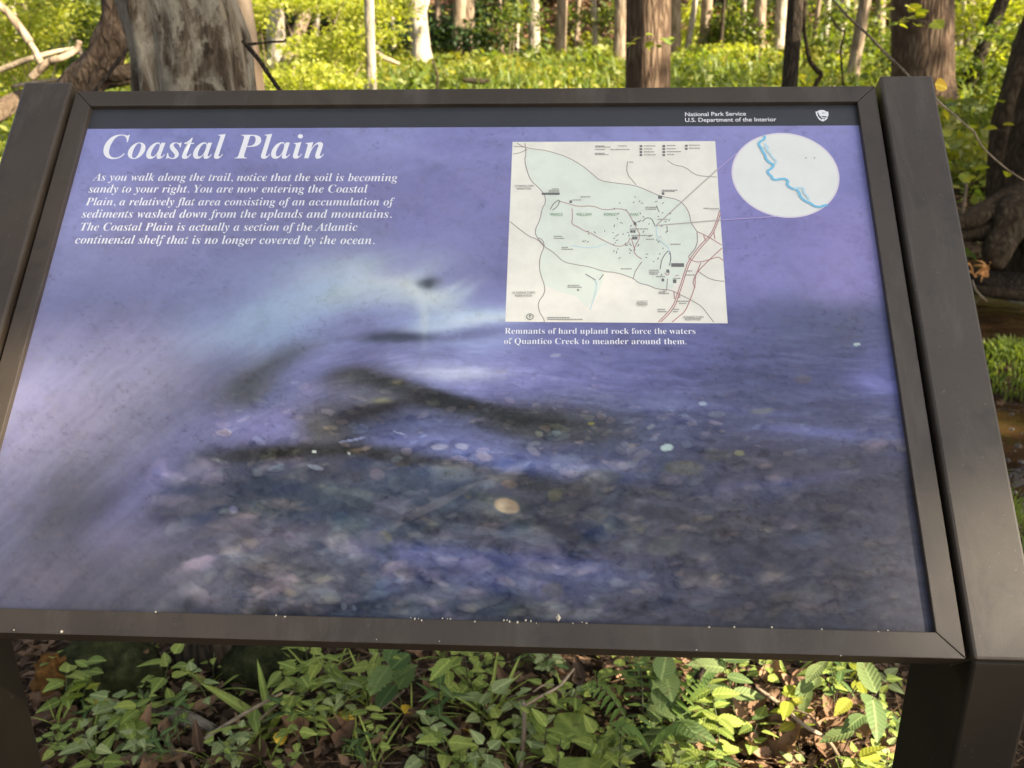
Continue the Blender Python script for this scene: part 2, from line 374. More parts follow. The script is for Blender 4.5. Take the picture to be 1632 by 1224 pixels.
q = (PW - [0, 0, HC]) @ RW.T
PX, PY = 816 + FPX * q[:, 0] / q[:, 2], 612 + FPX * q[:, 1] / q[:, 2]
# value noise on the plane
def vnoise(x, y, seed):
    r = np.random.RandomState(seed); T = r.rand(256, 256)
    x0 = np.floor(x).astype(int); y0 = np.floor(y).astype(int); fx = x - x0; fy = y - y0
    fx = fx * fx * (3 - 2 * fx); fy = fy * fy * (3 - 2 * fy)
    A = T[y0 % 256, x0 % 256]; B = T[y0 % 256, (x0 + 1) % 256]; C_ = T[(y0 + 1) % 256, x0 % 256]; D_ = T[(y0 + 1) % 256, (x0 + 1) % 256]
    return (A * (1 - fx) + B * fx) * (1 - fy) + (C_ * (1 - fx) + D_ * fx) * fy
def fbm(x, y, seed, o=4, g_=0.55):
    s_, a_, tot = 0, 1, 0
    for i in range(o): s_ = s_ + a_ * vnoise(x * 2 ** i, y * 2 ** i, seed + i); tot += a_; a_ *= g_
    return s_ / tot
WX = PX + 26 * (fbm(PX / 90, PY / 50, 3) - .5) + 10 * (fbm(PX / 24, PY / 14, 8) - .5)
WY = PY + 20 * (fbm(PX / 90, PY / 50, 13) - .5) + 7 * (fbm(PX / 24, PY / 14, 18) - .5)
acc = np.zeros((len(PX), 3)); ws = np.zeros(len(PX))
for x, y, r_, g_, b_ in CP:
    w = np.exp(-(((WX - x) / 62) ** 2 + ((WY - y) / 40) ** 2)) + 1e-9; ws += w; acc += w[:, None] * np.array([r_, g_, b_])
ART = acc / ws[:, None]
for x, y, a_, b_, ang, c, k_ in BL:
    ca, sa = math.cos(R(ang)), math.sin(R(ang)); dx, dy = PX + .5 * (WX - PX) - x, PY + .5 * (WY - PY) - y
    u, w_ = (dx * ca + dy * sa) / a_, (-dx * sa + dy * ca) / b_
    m = k_ * np.exp(-np.maximum(u * u + w_ * w_ - 0.15, 0) * 0.8)
    ART = ART * (1 - m[:, None]) + m[:, None] * np.array(c)
# streaky water and pebbly bed
bed = np.clip((PY - 555 - 0.05 * np.abs(PX - 800)) / 110, 0, 1) * np.clip((PX - 80) / 260, 0.15, 1)
bed *= np.clip(1.15 - np.clip((PX - 1150) / 500, 0, 1) * 0.9, 0.2, 1)
ps = 0.45 + 0.55 * np.clip((PY - 480) / 380, 0, 1)                    # pebbles grow toward the viewer
rs = np.random.RandomState(5)
lum = ART.mean(1)
for i in range(1500):
    x = rs.uniform(330, 1480); y = rs.uniform(565, 985)
    if rs.rand() > np.clip((y - 540) / 120, 0.3, 1) * (1 if x < 1150 else 0.5): continue
    sc = (0.40 + 0.95 * (y - 560) / 420) * rs.uniform(.35, 1.15) * (1.3 if rs.rand() < .12 else 0.8)
    a_, b_ = 19 * sc * rs.uniform(.8, 1.5), 9.5 * sc * rs.uniform(.7, 1.2); ang = R(rs.uniform(-25, 20))
    sel = (np.abs(WX - x) < 2.0 * a_ + 2) & (np.abs(WY - y) < 2.4 * b_ + 2)
    dx, dy = WX[sel] - x, WY[sel] - y; ca, sa = math.cos(ang), math.sin(ang)
    u, w_ = (dx * ca + dy * sa) / a_, (-dx * sa + dy * ca) / b_
    d2 = u * u + w_ * w_ + 0.25 * (vnoise(dx / 5 + i, dy / 4, 2) - .5)
    m = np.clip((1.15 - d2) / (0.5 if y < 740 else 1.0), 0, 1) * bed[sel]
    rim = np.exp(-((d2 - 1.25) / 0.3) ** 2) * (w_ > 0) * bed[sel] * .3
    tint = [(30, 22, 8), (22, 22, 10), (34, 24, 16), (16, 20, 18), (-14, -14, -16), (-20, -18, -12)][rs.randint(6)]
    st = rs.uniform(.25, .85) * (0.72 if y > 750 else .95) * (1.6 if rs.rand() < .08 else 1)
    ART[sel] += (m * st * (1 - .25 * w_))[:, None] * np.array(tint) * 1.3 - (rim * 26)[:, None]
for x, y, a_, b_, ang, c, st in [(810,806,21,11,12,(172,142,108),.95),(1064,715,11,6,-4,(176,196,186),1),(568,794,31,16,12,(100,108,110),.75),(522,788,22,12,20,(92,98,98),.6),(601,757,13,10,15,(128,112,120),.8),(811,772,14,7,8,(120,96,84),.7),(885,788,13,10,-40,(112,108,80),.7),
   (1178,723,9,5,0,(138,132,92),.8),(500,721,4,2.5,0,(226,222,200),1),(556,724,3,2,0,(205,205,190),.9),(503,745,14,4,18,(150,152,160),.8),(745,789,7,6,0,(140,118,84),.8),(612,857,14,12,10,(122,116,86),.6),(1090,747,34,13,2,(98,94,86),.7),(1145,727,26,10,-4,(94,92,92),.6),
   (1060,870,34,16,-12,(98,97,92),.6),(1000,840,40,9,6,(98,98,96),.5),(700,800,56,8,-28,(104,106,116),.7),(640,740,14,5,5,(98,84,60),.5),(430,775,44,12,-22,(98,92,98),.55),(575,892,24,12,0,(124,120,128),.5),(640,912,14,9,-20,(128,124,134),.5),(860,905,26,9,14,(124,122,136),.55),
   (1365,548,6,3,0,(190,205,190),.9),(1214,655,22,5,-8,(128,130,118),.6),(1280,605,16,7,0,(118,108,108),.5),(942,675,6,3,-5,(156,148,72),.9),(800,592,10,3,0,(170,160,190),.7),(885,567,9,3,-5,(180,174,192),.6),(1120,643,7,4,0,(168,178,196),.8),(700,713,14,5,-6,(188,184,196),.7),
   (735,712,12,5,10,(196,190,204),.7),(772,728,14,7,10,(176,158,176),.7),(850,718,12,6,30,(164,156,168),.6),(560,702,24,2,-12,(166,168,204),.7),(637,690,12,1.6,18,(176,178,206),.7),(470,610,9,3,0,(160,160,196),.5),(372,812,7,6,0,(160,150,180),.7),(830,858,40,16,12,(104,104,124),.4),
   (549,965,5,7,0,(128,130,142),.7),(566,968,4,6,0,(124,126,140),.6),(440,775,50,18,4,(60,67,86),.7),(690,772,92,26,4,(68,77,95),.6),(560,832,95,18,38,(62,73,88),.6),(690,806,84,7,-27,(116,112,116),.75),(600,812,70,9,20,(60,64,76),.6),(800,800,52,10,14,(84,90,84),.6),(960,760,34,14,0,(92,90,84),.5),(900,850,60,14,22,(60,58,66),.6),(360,840,60,12,-20,(132,120,128),.5),(760,845,60,8,8,(100,108,120),.5),(1060,820,50,16,10,(64,62,68),.5),(810,806,22,12,12,(180,148,112),1),(804,803,10,5,10,(196,166,130),.6),(1064,715,10,5.5,-4,(182,202,190),1),(880,940,18,12,0,(92,92,82),.5),(1120,925,20,10,0,(96,95,98),.5)]:
    ca, sa = math.cos(R(ang)), math.sin(R(ang)); dx, dy = PX + .35 * (WX - PX) - x, PY + .35 * (WY - PY) - y
    u, w_ = (dx * ca + dy * sa) / a_, (-dx * sa + dy * ca) / b_
    m = st * np.clip((1.15 - u * u - w_ * w_) / 0.55, 0, 1)
    ART = ART * (1 - m[:, None]) + m[:, None] * np.array(c)
gx = np.arange(-300, 1900, 4.0); Fx = np.cumsum(np.tan(np.interp(gx, [0, 260, 560, 820, 1500], [-.80, -.72, -.22, .10, .02]))) * 4
VV = WY - np.interp(WX, gx, Fx)
for i in range(260):
    x = rs.uniform(250, 1300); y = rs.uniform(735, 985); a_, b_ = rs.uniform(16, 44), rs.uniform(8, 20); ang = rs.uniform(-.5, .4)
    sel = (np.abs(WX - x) < 2 * a_) & (np.abs(WY - y) < 3 * b_); dx, dy = WX[sel] - x, WY[sel] - y; ca, sa = math.cos(ang), math.sin(ang)
    u, w_ = (dx * ca + dy * sa) / a_, (-dx * sa + dy * ca) / b_
    d2 = u * u + w_ * w_ + .8 * (vnoise(dx / 13 + i, dy / 9, 4) - .5); m = np.clip((1.1 - d2) / .7, 0, 1) * rs.uniform(.4, 1) * (1 if x < 1000 else .5)
    ART[sel] += m[:, None] * np.array([(24, 22, 17), (20, 21, 15), (-20, -18, -17), (-16, -10, -2), (26, 19, 19)][rs.randint(5)]) * (1 - .3 * w_)[:, None]
streak = .6 * (fbm(WX / 75, VV / 9, 40, 4) - .5) + .9 * (fbm(WX / 150, VV / 30, 44, 3) - .5)
fine = fbm(PX / 9, PY / 6, 50, 4, .7) - .5
low = np.clip((PY - 420) / 200, 0.3, 1)
rip = fbm(WX / 42, VV / 4.5, 71, 4, .6) - .5
ART += (rip * 34 * np.clip((PY - 470) / 90, 0, 1) * np.clip((820 - PY) / 160, .25, 1) * np.clip((PX - 330) / 250, .25, 1))[:, None] * np.array([.9, .95, 1.15])
ART += (streak * 23 * low)[:, None] * np.array([1, 1, 1.05]) + (fine * (9 + 16 * bed))[:, None]
mott = np.clip(fbm(PX / 38, PY / 30, 60, 5, .65) - .5, 0, 1)
ART -= (mott * 34)[:, None] * np.array([1, 1, 1.3])
spk = np.clip(fbm(PX / 7, PY / 5.5, 90, 3, .7) - .60, 0, 1) * np.clip(fbm(PX / 60, PY / 50, 95, 3) * 2 - .7, 0, 1)
ART -= (spk * 120)[:, None] * np.array([.8, .85, 1.2])
lu = ART.mean(1)[:, None]; ART = (lu + (ART - lu) * .82) * np.array([.90, .93, .96])
ART *= (1 - .20 * np.clip((520 - PX) / 420, 0, 1) * np.clip((PY - 330) / 250, 0, 1) - .06 * np.clip((PY - 700) / 250, 0, 1))[:, None]
ART = np.clip(ART, 4, 250) / 255
ART = np.where(ART <= .04045, ART / 12.92, ((ART + .055) / 1.055) ** 2.4)

me = bpy.data.meshes.new('printed_panel')
vv = np.stack([LX, LY, np.full_like(LX, -REC * S)], 1).astype(np.float32)
me.vertices.add(len(vv)); me.vertices.foreach_set('co', vv.ravel())
ii = (np.arange(NV - 1)[:, None] * NU + np.arange(NU - 1)[None]).ravel()
qd = np.stack([ii, ii + NU, ii + NU + 1, ii + 1], 1).astype(np.int32)
me.loops.add(qd.size); me.loops.foreach_set('vertex_index', qd.ravel())
me.polygons.add(len(qd)); me.polygons.foreach_set('loop_start', np.arange(len(qd), dtype=np.int32) * 4)
me.update(calc_edges=True)
ca_ = me.color_attributes.new('print', 'FLOAT_COLOR', 'POINT')
ca_.data.foreach_set('color', np.concatenate([ART, np.ones((len(ART), 1))], 1).astype(np.float32).ravel())
k = NM('laminated_print', PR, 0.25)
at_ = k.n('ShaderNodeAttribute', attribute_name='print')
v = k.coord()
sp1 = k.ramp(k.noise(v, 330, 2, 0.5), [(0.74, (0, 0, 0)), (0.775, (1, 1, 1))])        # pinprick pits
sp2 = k.ramp(k.noise(v, 34, 3, .6), [(0.45, (0, 0, 0)), (0.7, (1, 1, 1))])
col = k.mix(k.math('MULTIPLY', k.math('MULTIPLY', sp1, sp2), 0.75), at_.outputs['Color'], (0.03, 0.03, 0.035))
dirt = k.ramp(k.noise(v, 60, 7, .75), [(0.52, (0, 0, 0)), (0.72, (1, 1, 1))])
col = k.mix(k.math('MULTIPLY', dirt, 0.22), col, (0.16, 0.14, 0.13))
k.color(col); k.rough(k.ramp(k.noise(v, 20, 6, .7), [(0.3, (PR - .06,) * 3), (0.7, (PR + .16,) * 3)]))
k.bump(k.noise(v, 400, 3), 0.12, 0.0003)
me.materials.append(k.m)
panel = bpy.data.objects.new('printed_panel', me); COL.objects.link(panel); panel.parent = sign
panel.matrix_local = SL @ SM

ZP = -REC
def lay(n): return ZP + n * 0.00005
def sheet(name, poly, n, mat): return spart(name, [(x, y, lay(n)) for x, y in poly], [tuple(range(len(poly)))][::1], mat, panel)
def poly_px(pts): return [plane(x, y) for x, y in pts]
b0, b1 = plane(137, 205.5), plane(1366, 200)
yb = (b0[1] + b1[1]) / 2
sheet('header_band', [(-.001, yb), (1.001, yb), (1.001, -.001), (-.001, -.001)], 1, M['band'])
mp = poly_px([(817.3, 227), (1139.5, 224.1), (1160, 514.6), (804.7, 513.6)])
mx0, mx1 = (mp[0][0] + mp[3][0]) / 2, (mp[1][0] + mp[2][0]) / 2
my0, my1 = (mp[0][1] + mp[1][1]) / 2, (mp[2][1] + mp[3][1]) / 2
sheet('map_sheet', [(mx0, my1), (mx1, my1), (mx1, my0), (mx0, my0)], 1, M['paper'])
z5 = lambda pts: [(x / 3.4 + 780, y / 3.4 + 200) for x, y in pts]
z3 = lambda pts: [(x / 2.914 + 1072, y / 2.914) for x, y in pts]
sheet('park_area', poly_px(z5([(200,126),(195,190),(207,250),(228,300),(270,340),(300,375),(305,420),(285,450),(275,510),(245,570),(258,610),(293,658),(278,700),(270,750),(276,800),(298,868),(380,900),(470,925),(530,985),(575,930),(605,870),(622,797),(690,800),(780,832),(810,858),(905,885),(985,885),(1048,800),(1072,738),(1127,660),(1122,575),(1090,530),(1083,482),(1058,440),(1018,402),(930,388),(850,352),(790,328),(680,315),(600,303),(560,268),(500,218),(420,173),(340,148),(262,133)]))[::-1], 2, M['park'])
LN = [3.0]
def ribbons(name, mat, lines, w, smooth=True):
    V_, F_ = [], []
    for pts in lines:
        P = [Vector(plane(*p)) for p in pts]
        if smooth and len(P) > 2:                                 # light corner rounding
            Q = [P[0]]
            for a_, b_ in zip(P[:-1], P[1:]): Q += [a_ * .75 + b_ * .25, a_ * .25 + b_ * .75]
            P = Q + [P[-1]]
        LN[0] += (0.11 if len(lines) < 30 else 0.03); z = lay(LN[0]); n0 = len(V_)
        for i, p in enumerate(P):
            d = (P[min(i + 1, len(P) - 1)] - P[max(i - 1, 0)]); d = d.normalized() if d.length else Vector((1, 0)); nn = Vector((-d.y, d.x)) * w / 2
            V_ += [(p.x + nn.x, p.y + nn.y, z), (p.x - nn.x, p.y - nn.y, z)]
        F_ += [(n0 + 2 * i, n0 + 2 * i + 1, n0 + 2 * i + 3, n0 + 2 * i + 2) for i in range(len(P) - 1)]
    return spart(name, V_, F_, mat, panel)
ribbons('road_line', M['road'], [z5(l) for l in (
 [(300,135),(340,145),(420,170),(500,215),(560,265),(600,300),(680,312),(790,325),(850,350),(930,385),(1020,400),(1060,435),(1085,480),(1090,525),(1125,575)],
 [(192,97),(200,150),(190,190),(205,250),(225,300),(270,340),(300,375),(305,420),(285,450),(275,510),(245,570),(258,610),(290,640),(295,665)],
 [(112,522),(160,560),(220,605),(258,615),(295,655),(350,690),(400,740),(470,755),(540,765),(620,792),(690,797),(780,828),(810,855),(860,865),(910,888),(980,890),(1040,920),(1100,950),(1150,980),(1180,1020),(1216,1066)],
 [(295,665),(278,700),(270,750),(275,800),(300,870),(300,910),(262,960),(270,1010),(295,1050),(298,1066)],
 [(748,195),(742,260),(795,322)], [(965,190),(1000,215),(1060,225),(1110,265),(1150,275),(1232,280)], [(130,115),(170,115),(200,120)], [(128,155),(170,148),(205,128)], [(150,97),(195,122),(300,135)],
 [(1125,575),(1128,650),(1078,712)], [(1130,790),(1180,825),(1220,840),(1272,845)], [(960,890),(965,830)], [(780,828),(790,790),(825,740)], [(260,608),(290,620),(298,655)])], 0.0010)
ribbons('road_line', M['roadred'], [z5(l) for l in (
 [(1248,460),(1230,520),(1200,590),(1150,640),(1110,690),(1075,740),(1055,800),(1040,850),(1015,920),(1000,970),(960,1020),(915,1066)],
 [(1252,478),(1236,530),(1207,596),(1158,648),(1118,698),(1084,746),(1064,803),(1048,856),(1024,926),(1008,976),(970,1026),(928,1066)],
 [(1260,665),(1200,720),(1130,790),(1115,820),(1115,870),(1090,940),(1060,1010),(1020,1040),(990,1066)], [(1145,745),(1128,790),(1100,850),(1115,880)],
 [(1078,715),(1100,735),(1140,742),(1200,725),(1240,710),(1268,733)], [(1125,575),(1180,600),(1258,648)], [(1160,595),(1172,625)], [(1215,575),(1222,615)], [(1000,900),(1003,940)], [(1020,905),(1035,925),(1025,935)])], 0.0011)
ribbons('scenic_drive', M['roadred'], [z5(l) for l in (
 [(375,410),(430,425),(480,440),(560,435),(620,460),(700,450),(745,460),(765,495),(790,545),(820,600),(780,670),(790,700),(825,725)],
 [(448,450),(450,500),(445,535),(480,550),(520,575),(545,580),(575,600),(640,635),(700,660),(750,640),(765,600),(785,665)], [(950,800),(965,815),(975,800)], [(1005,818),(1015,812),(1025,815)])], 0.0009)
r5 = random.Random(3)
tr = []
for i in range(74):
    x, y = r5.choice([(r5.uniform(660, 880), r5.uniform(380, 700)), (r5.uniform(820, 990), r5.uniform(430, 820)), (r5.uniform(500, 700), r5.uniform(560, 690)), (r5.uniform(660, 980), r5.uniform(400, 740))])
    a = r5.uniform(0, 3.14); l_ = r5.uniform(7, 15); tr.append(z5([(x, y), (x + l_ * math.cos(a), y + l_ * math.sin(a))]))
tr += [z5([(330,455),(350,420),(385,400),(370,440),(340,460)]), z5([(520,805),(575,838)]), z5([(595,838),(618,808)]), z5([(905,435),(920,470)]), z5([(925,780),(935,720),(975,670),(985,720),(975,760)]), z5([(830,520),(850,500),(880,505),(895,540)])]
ribbons('trail_line', M['ink'], tr, 0.0009)
ribbons('stream_line', M['creekpale'], [z5([(905,545),(905,600),(940,640),(970,660),(975,690)]), z5([(640,640),(560,665),(500,660),(440,650)]), z5([(545,1000),(560,960),(585,870),(575,840)])], 0.0009)
def bars(name, mat, rects):
    V_, F_ = [], []
    for cx, cy, w, h in rects:
        LN[0] += 0.03; x, y = plane(cx / 3.4 + 780, cy / 3.4 + 200); sx, sy = w / 3.4 / 1217 / 2, h / 3.4 / 950 / 2
        n0 = len(V_); z = lay(LN[0]); V_ += [(x - sx, y + sy, z), (x + sx, y + sy, z), (x + sx, y - sy, z), (x - sx, y - sy, z)]; F_.append((n0, n0 + 1, n0 + 2, n0 + 3))
    return tag(spart(name, V_, F_, mat, panel), kind='stuff')
bars('map_symbol', M['ink'], [(332,371,92,10),(1020,757,62,16),(441,414,12,12),(789,532,13,13),(770,575,12,12),(785,575,11,12),(780,611,12,13),(795,611,12,13),(941,370,12,12),(967,790,14,14),(940,838,12,13),(1004,845,16,16),(925,390,20,14),(480,893,9,7)] +
     [(x, y, 13, 10) for x in (821, 945) for y in (113, 129, 145, 161)] + [(1067, 111, 13, 10), (1067, 127, 13, 10)])
def seg_text(x, y, w, h=5):
    out = []; e = x + w
    while x < e:
        l_ = r5.uniform(6, 16); out.append((x + l_ / 2, y, l_, h)); x += l_ + 3
    return out
M['inksoft'] = flat_mat('map_small_print', srgb(160, 158, 152), PR)
sm = []
for x, y, w in [(838,112,55),(838,128,38),(838,144,46),(838,160,55),(962,110,46),(962,127,42),(962,143,78),(962,159,32),(1082,108,60),(1082,124,48),(574,112,45),(574,118,75),(574,131,50),(574,152,52),(574,159,66),(655,131,32),(698,112,44),(698,131,50),(338,345,38),(322,353,55),(322,361,55),(450,405,40),(495,388,48),(350,602,40),(350,613,52),(392,662,26),(392,672,52),
                (936,352,84),(936,358,60),(1160,450,30),(1195,453,42),(757,200,18),(760,562,92),(770,597,105),(850,618,40),(866,786,40),(866,796,50),(866,806,44),(713,778,48),(905,820,46),(996,830,40),(918,904,30),(918,912,46),(1020,954,54),(1028,966,38),(425,868,60),(425,878,62),(315,1042,110),(315,1052,180),(912,998,38),(912,1010,40),(990,998,36),(995,1010,26),(983,645,44),(1065,790,30),(1065,812,52),(846,445,55),(846,455,55),(912,510,52)]: sm += seg_text(x, y, w, 4.5)
bars('map_small_print', M['inksoft'], sm)

# ---- lettering
def ma(tx, up, lo, sp={}):
    return ''.join(chr(sp[c]) if c in sp else chr(up + ord(c) - 65) if 'A' <= c <= 'Z' else chr(lo + ord(c) - 97) if 'a' <= c <= 'z' else c for c in tx)
BI = lambda s_: ma(s_, 0x1D468, 0x1D482)
BO = lambda s_: ma(s_, 0x1D400, 0x1D41A)
def text(name, body, p0, p1, mat, size=None, offset=0.0, n=30, hscale=1.0, parent=panel, z=None, shear=0.0):
    """body set so that it runs from photo pixel p0 to p1 along its baseline"""
    c = bpy.data.curves.new(name, 'FONT'); c.body = body; c.offset = offset; c.size = 1.0; c.resolution_u = 4
    o = bpy.data.objects.new(name, c); COL.objects.link(o)
    bpy.context.view_layer.update()
    me_ = bpy.data.meshes.new_from_object(o.evaluated_get(bpy.context.evaluated_depsgraph_get()))
    bpy.data.objects.remove(o)
    co = np.zeros(len(me_.vertices) * 3); me_.vertices.foreach_get('co', co); co = co.reshape(-1, 3)
    co[:, 0] -= shear * co[:, 1]
    a = plane(*p0); b = plane(*p1); w = b[0] - a[0]
    x0_, x1_ = co[:, 0].min(), co[:, 0].max(); sx = w / (x1_ - x0_)
    sy = (size if size else sx) * hscale
    out = np.stack([(a[0] + (co[:, 0] - x0_) * sx) * S, -((a[1] + (b[1] - a[1]) * (co[:, 0] - x0_) / (x1_ - x0_)) - co[:, 1] * sy) * S, np.full(len(co), lay(n if z is None else z) * S)], 1)
    me_.vertices.foreach_set('co', out.ravel()); me_.update(); me_.materials.clear(); me_.materials.append(mat)
    q_ = bpy.data.objects.new(name, me_); COL.objects.link(q_); q_.parent = parent
    return q_
W_ = M['white_ink']
text('title_lettering', BI('Coastal Plain'), (161, 253), (515.5, 252.5), W_, offset=-0.004, n=3, shear=0.15, hscale=1.05)
BODY = [("As you walk along the trail, notice that the soil is becoming", 147, 633, 288, 289), ("sandy to your right. You are now entering the Coastal", 141, 585, 307, 307),
        ("Plain, a relatively flat area consisting of an accumulation of", 136, 628, 327.3, 327.6), ("sediments washed down from the uplands and mountains.", 130, 624, 347, 347.3),
        ("The Coastal Plain is actually a section of the Atlantic", 127, 569, 367.6, 368), ("continental shelf that is no longer covered by the ocean.", 119, 597, 388.3, 389.3)]
for s_, xa, xb, ya, yb_ in BODY: text('body_lettering', BI(s_), (xa, ya), (xb, yb_), W_, offset=-0.006, n=3, hscale=1.05, shear=0.14)
text('caption_lettering', BO('Remnants of hard upland rock force the waters'), (804.4, 532), (1108.5, 532.3), W_, offset=-0.009, n=3, hscale=1.03)
text('caption_lettering', BO('of Quantico Creek to meander around them.'), (803.2, 548.3), (1094, 548.8), W_, offset=-0.009, n=3, hscale=1.03)
text('agency_lettering', 'National Park Service', (1092, 185.2), (1189, 184.2), W_, offset=0.012, n=3, hscale=1.0)
text('agency_lettering', 'U.S. Department of the Interior', (1092, 194.3), (1237.4, 193.3), W_, offset=0.012, n=3, hscale=1.0)
def mtext(body, x0_, x1_, y, mat=None, **kw): text('map_lettering', body, z5([(x0_, y)])[0], z5([(x1_, y)])[0], mat or M['ink'], n=24, **kw)
for tx, a_, b_ in (('PRINCE', 333, 397), ('WILLIAM', 470, 552), ('FOREST', 622, 692), ('PARK', 765, 810)): mtext(tx, a_, b_, 492, M['inkgreen'], size=0.0060)
mtext('US MARINE CORPS', 138, 240, 335, size=0.0042); mtext('RESERVATION', 150, 226, 350, size=0.0042)
mtext('US MARINE CORPS', 123, 248, 914, size=0.0042); mtext('RESERVATION', 140, 230, 930, size=0.0042)
mtext('US MARINE CORPS', 1048, 1160, 1047, size=0.0042); mtext('RESERVATION', 1060, 1145, 1059, size=0.0042)
mtext('QUANTICO', 798, 858, 964, M['inksoft'], size=0.005); mtext('NATIONAL', 798, 858, 973, M['inksoft'], size=0.005); mtext('CEMETERY', 798, 858, 982, M['inksoft'], size=0.005)
mtext('Park', 940, 962, 903, size=0.005)
# north arrow
cn = plane(220 / 3.4 + 780, 1038 / 3.4 + 200); ra = 0.0042
V_ = []; F_ = []
for i in range(24):
    a = i * math.tau / 24; V_ += [(cn[0] + ra * math.cos(a), cn[1] + ra * math.sin(a), lay(24)), (cn[0] + ra * .8 * math.cos(a), cn[1] + ra * .8 * math.sin(a), lay(24))]
F_ = [(2 * i, 2 * i + 1, (2 * i + 3) % 48, (2 * i + 2) % 48) for i in range(24)]
k0 = len(V_); c0, c1 = cn
V_ += [(c0 - .0004, c1 + .0024, lay(24)), (c0 + .0004, c1 + .0024, lay(24)), (c0 + .0004, c1 - .001, lay(24)), (c0 - .0004, c1 - .001, lay(24)), (c0 - .0015, c1 - .0007, lay(24.5)), (c0 + .0015, c1 - .0007, lay(24.5)), (c0, c1 - .003, lay(24.5))]
F_ += [(k0, k0 + 1, k0 + 2, k0 + 3), (k0 + 4, k0 + 5, k0 + 6)]
spart('north_arrow', V_, F_, M['ink'], panel)
# inset circle with the creek
pc = [plane(1166, 278), plane(1338, 282), plane(1248, 211.8), plane(1256, 347.2)]
cx, cy = (pc[0][0] + pc[1][0]) / 2, (pc[2][1] + pc[3][1]) / 2
rr = ((pc[1][0] - pc[0][0]) + (pc[3][1] - pc[2][1])) / 4 * 1.0
rx, ry = (pc[1][0] - pc[0][0]) / 2, (pc[3][1] - pc[2][1]) / 2
sheet('inset_circle', [(cx + rx * math.cos(-a * math.tau / 72), cy + ry * math.sin(-a * math.tau / 72)) for a in range(72)], 1, M['disc'])
M['discrim'] = flat_mat('inset_rim', srgb(214, 206, 214), PR)
V_ = []
for i in range(72):
    a = i * math.tau / 72; V_ += [(cx + rx * math.cos(a), cy + ry * math.sin(a), lay(1.6)), (cx + (rx - .002) * math.cos(a), cy + (ry - .002) * math.sin(a), lay(1.6))]
spart('inset_rim', V_, [(2 * i, 2 * i + 1, (2 * i + 3) % 144, (2 * i + 2) % 144) for i in range(72)], M['discrim'], panel)
CRK = [(426,632),(428,648),(403,660),(400,676),(412,690),(418,706),(430,720),(432,738),(448,755),(470,768),(462,782),(440,795),(444,808),(460,820),(464,834),(480,838),(500,832),(525,832),(538,845),(530,858),(548,876),(576,880),(590,900),(592,915),(615,935),(640,945),(655,958),(685,964),(700,956),(718,954)]
ribbons('creek_line', M['creek'], [z3(CRK)], 0.0030, smooth=True)
ribbons('creek_line', M['creekpale'], [z3([(430,668),(440,685),(436,700),(452,712),(464,735),(484,748),(474,764)]), z3([(562,878),(598,872),(612,880),(606,896),(624,910),(634,930)]), z3([(425,690),(440,680),(448,690)])], 0.0026)
ribbons('inset_mark', M['ink'], [z3([(616,735),(621,735)]), z3([(656,735),(661,735)])], 0.0016, smooth=False)
E1a = plane(1174, 245.6)
for l_ in ([(905,542),(1238,238)], [(893,545),(1252,514)]): ribbons('leader_line', M['leader'], [z5(l_)], 0.0013, smooth=False)
for l_ in (z5([(1238,238),(1340,152)]), [(1148.6, 351.2), (1238, 345.6)]): ribbons('leader_line', M['leader2'], [l_], 0.0012, smooth=False)
# agency arrowhead emblem: white arrowhead with tree, hill and bison cut in
ex, ey = plane(1310.6, 184.6); ew, eh = 20.4 / 1217 / 1, 18.6 / 800
ew = plane(1320.8, 184.6)[0] - plane(1300.4, 184.6)[0]; eh = plane(1310.6, 194)[1] - plane(1310.6, 175.6)[1]
def emb(name, pts, n, mat): return spart(name, [(ex + x * ew, ey + y * eh, lay(n)) for x, y in pts], [tuple(range(len(pts)))], mat, panel)
emb('emblem', [(-.5,-.33),(-.45,-.40),(-.36,-.34),(-.30,-.44),(-.12,-.50),(.12,-.50),(.28,-.43),(.36,-.34),(.45,-.38),(.5,-.33),(.49,-.05),(.40,.10),(.36,.24),(.22,.38),(.08,.44),(0,.5),(-.10,.45),(-.24,.38),(-.36,.22),(-.40,.08),(-.46,-.02)], 3, W_)
emb('emblem_mark', [(-.38,-.25),(-.30,-.30),(-.26,-.10),(-.20,.02),(-.10,.12),(-.05,.24),(-.24,.20),(-.34,.04)], 4, M['band'])
emb('emblem_mark', [(-.10,.06),(.05,.02),(.30,.06),(.36,.10),(.28,.16),(.04,.14)], 4, M['band'])
emb('emblem_mark', [(-.20,.24),(.0,.22),(.22,.24),(.14,.34),(.08,.28),(-.06,.28),(-.12,.35)], 4, M['band'])
emb('emblem_mark', [(-.06,-.20),(.10,-.28),(.30,-.20),(.12,-.22)], 4, M['band'])
# grit and bird-dropping crumbs caught on the lower rail
k = NM('pale_grit', 0.8); k.color((0.62, 0.56, 0.42))
V_, F_ = [], []
def crumb(px, py, s_):
    x, y = plane(px, py, 0); n0 = len(V_); r_ = [rnd.uniform(.6, 1.2) * s_ for _ in range(6)]
    V_.extend([(x + r_[0], y, 0), (x - r_[1], y, 0), (x, y + r_[2], 0), (x, y - r_[3], 0), (x, y, r_[4]), (x, y, -r_[5] * .2)])
    for a in (0, 1):
        for b in (2, 3):
            for c_ in (4, 5): F_.append((n0 + a, n0 + b, n0 + c_))
for x in (248, 440, 454, 655, 661, 667, 672, 705, 713, 718, 757, 803, 808, 812, 825, 838, 846, 855, 913, 928, 935, 1130, 1170, 1230, 1310, 1400, 1415): crumb(x, 975.4 + (x - 248) * .0262 + rnd.uniform(-2, 2), rnd.uniform(.0007, .0015))
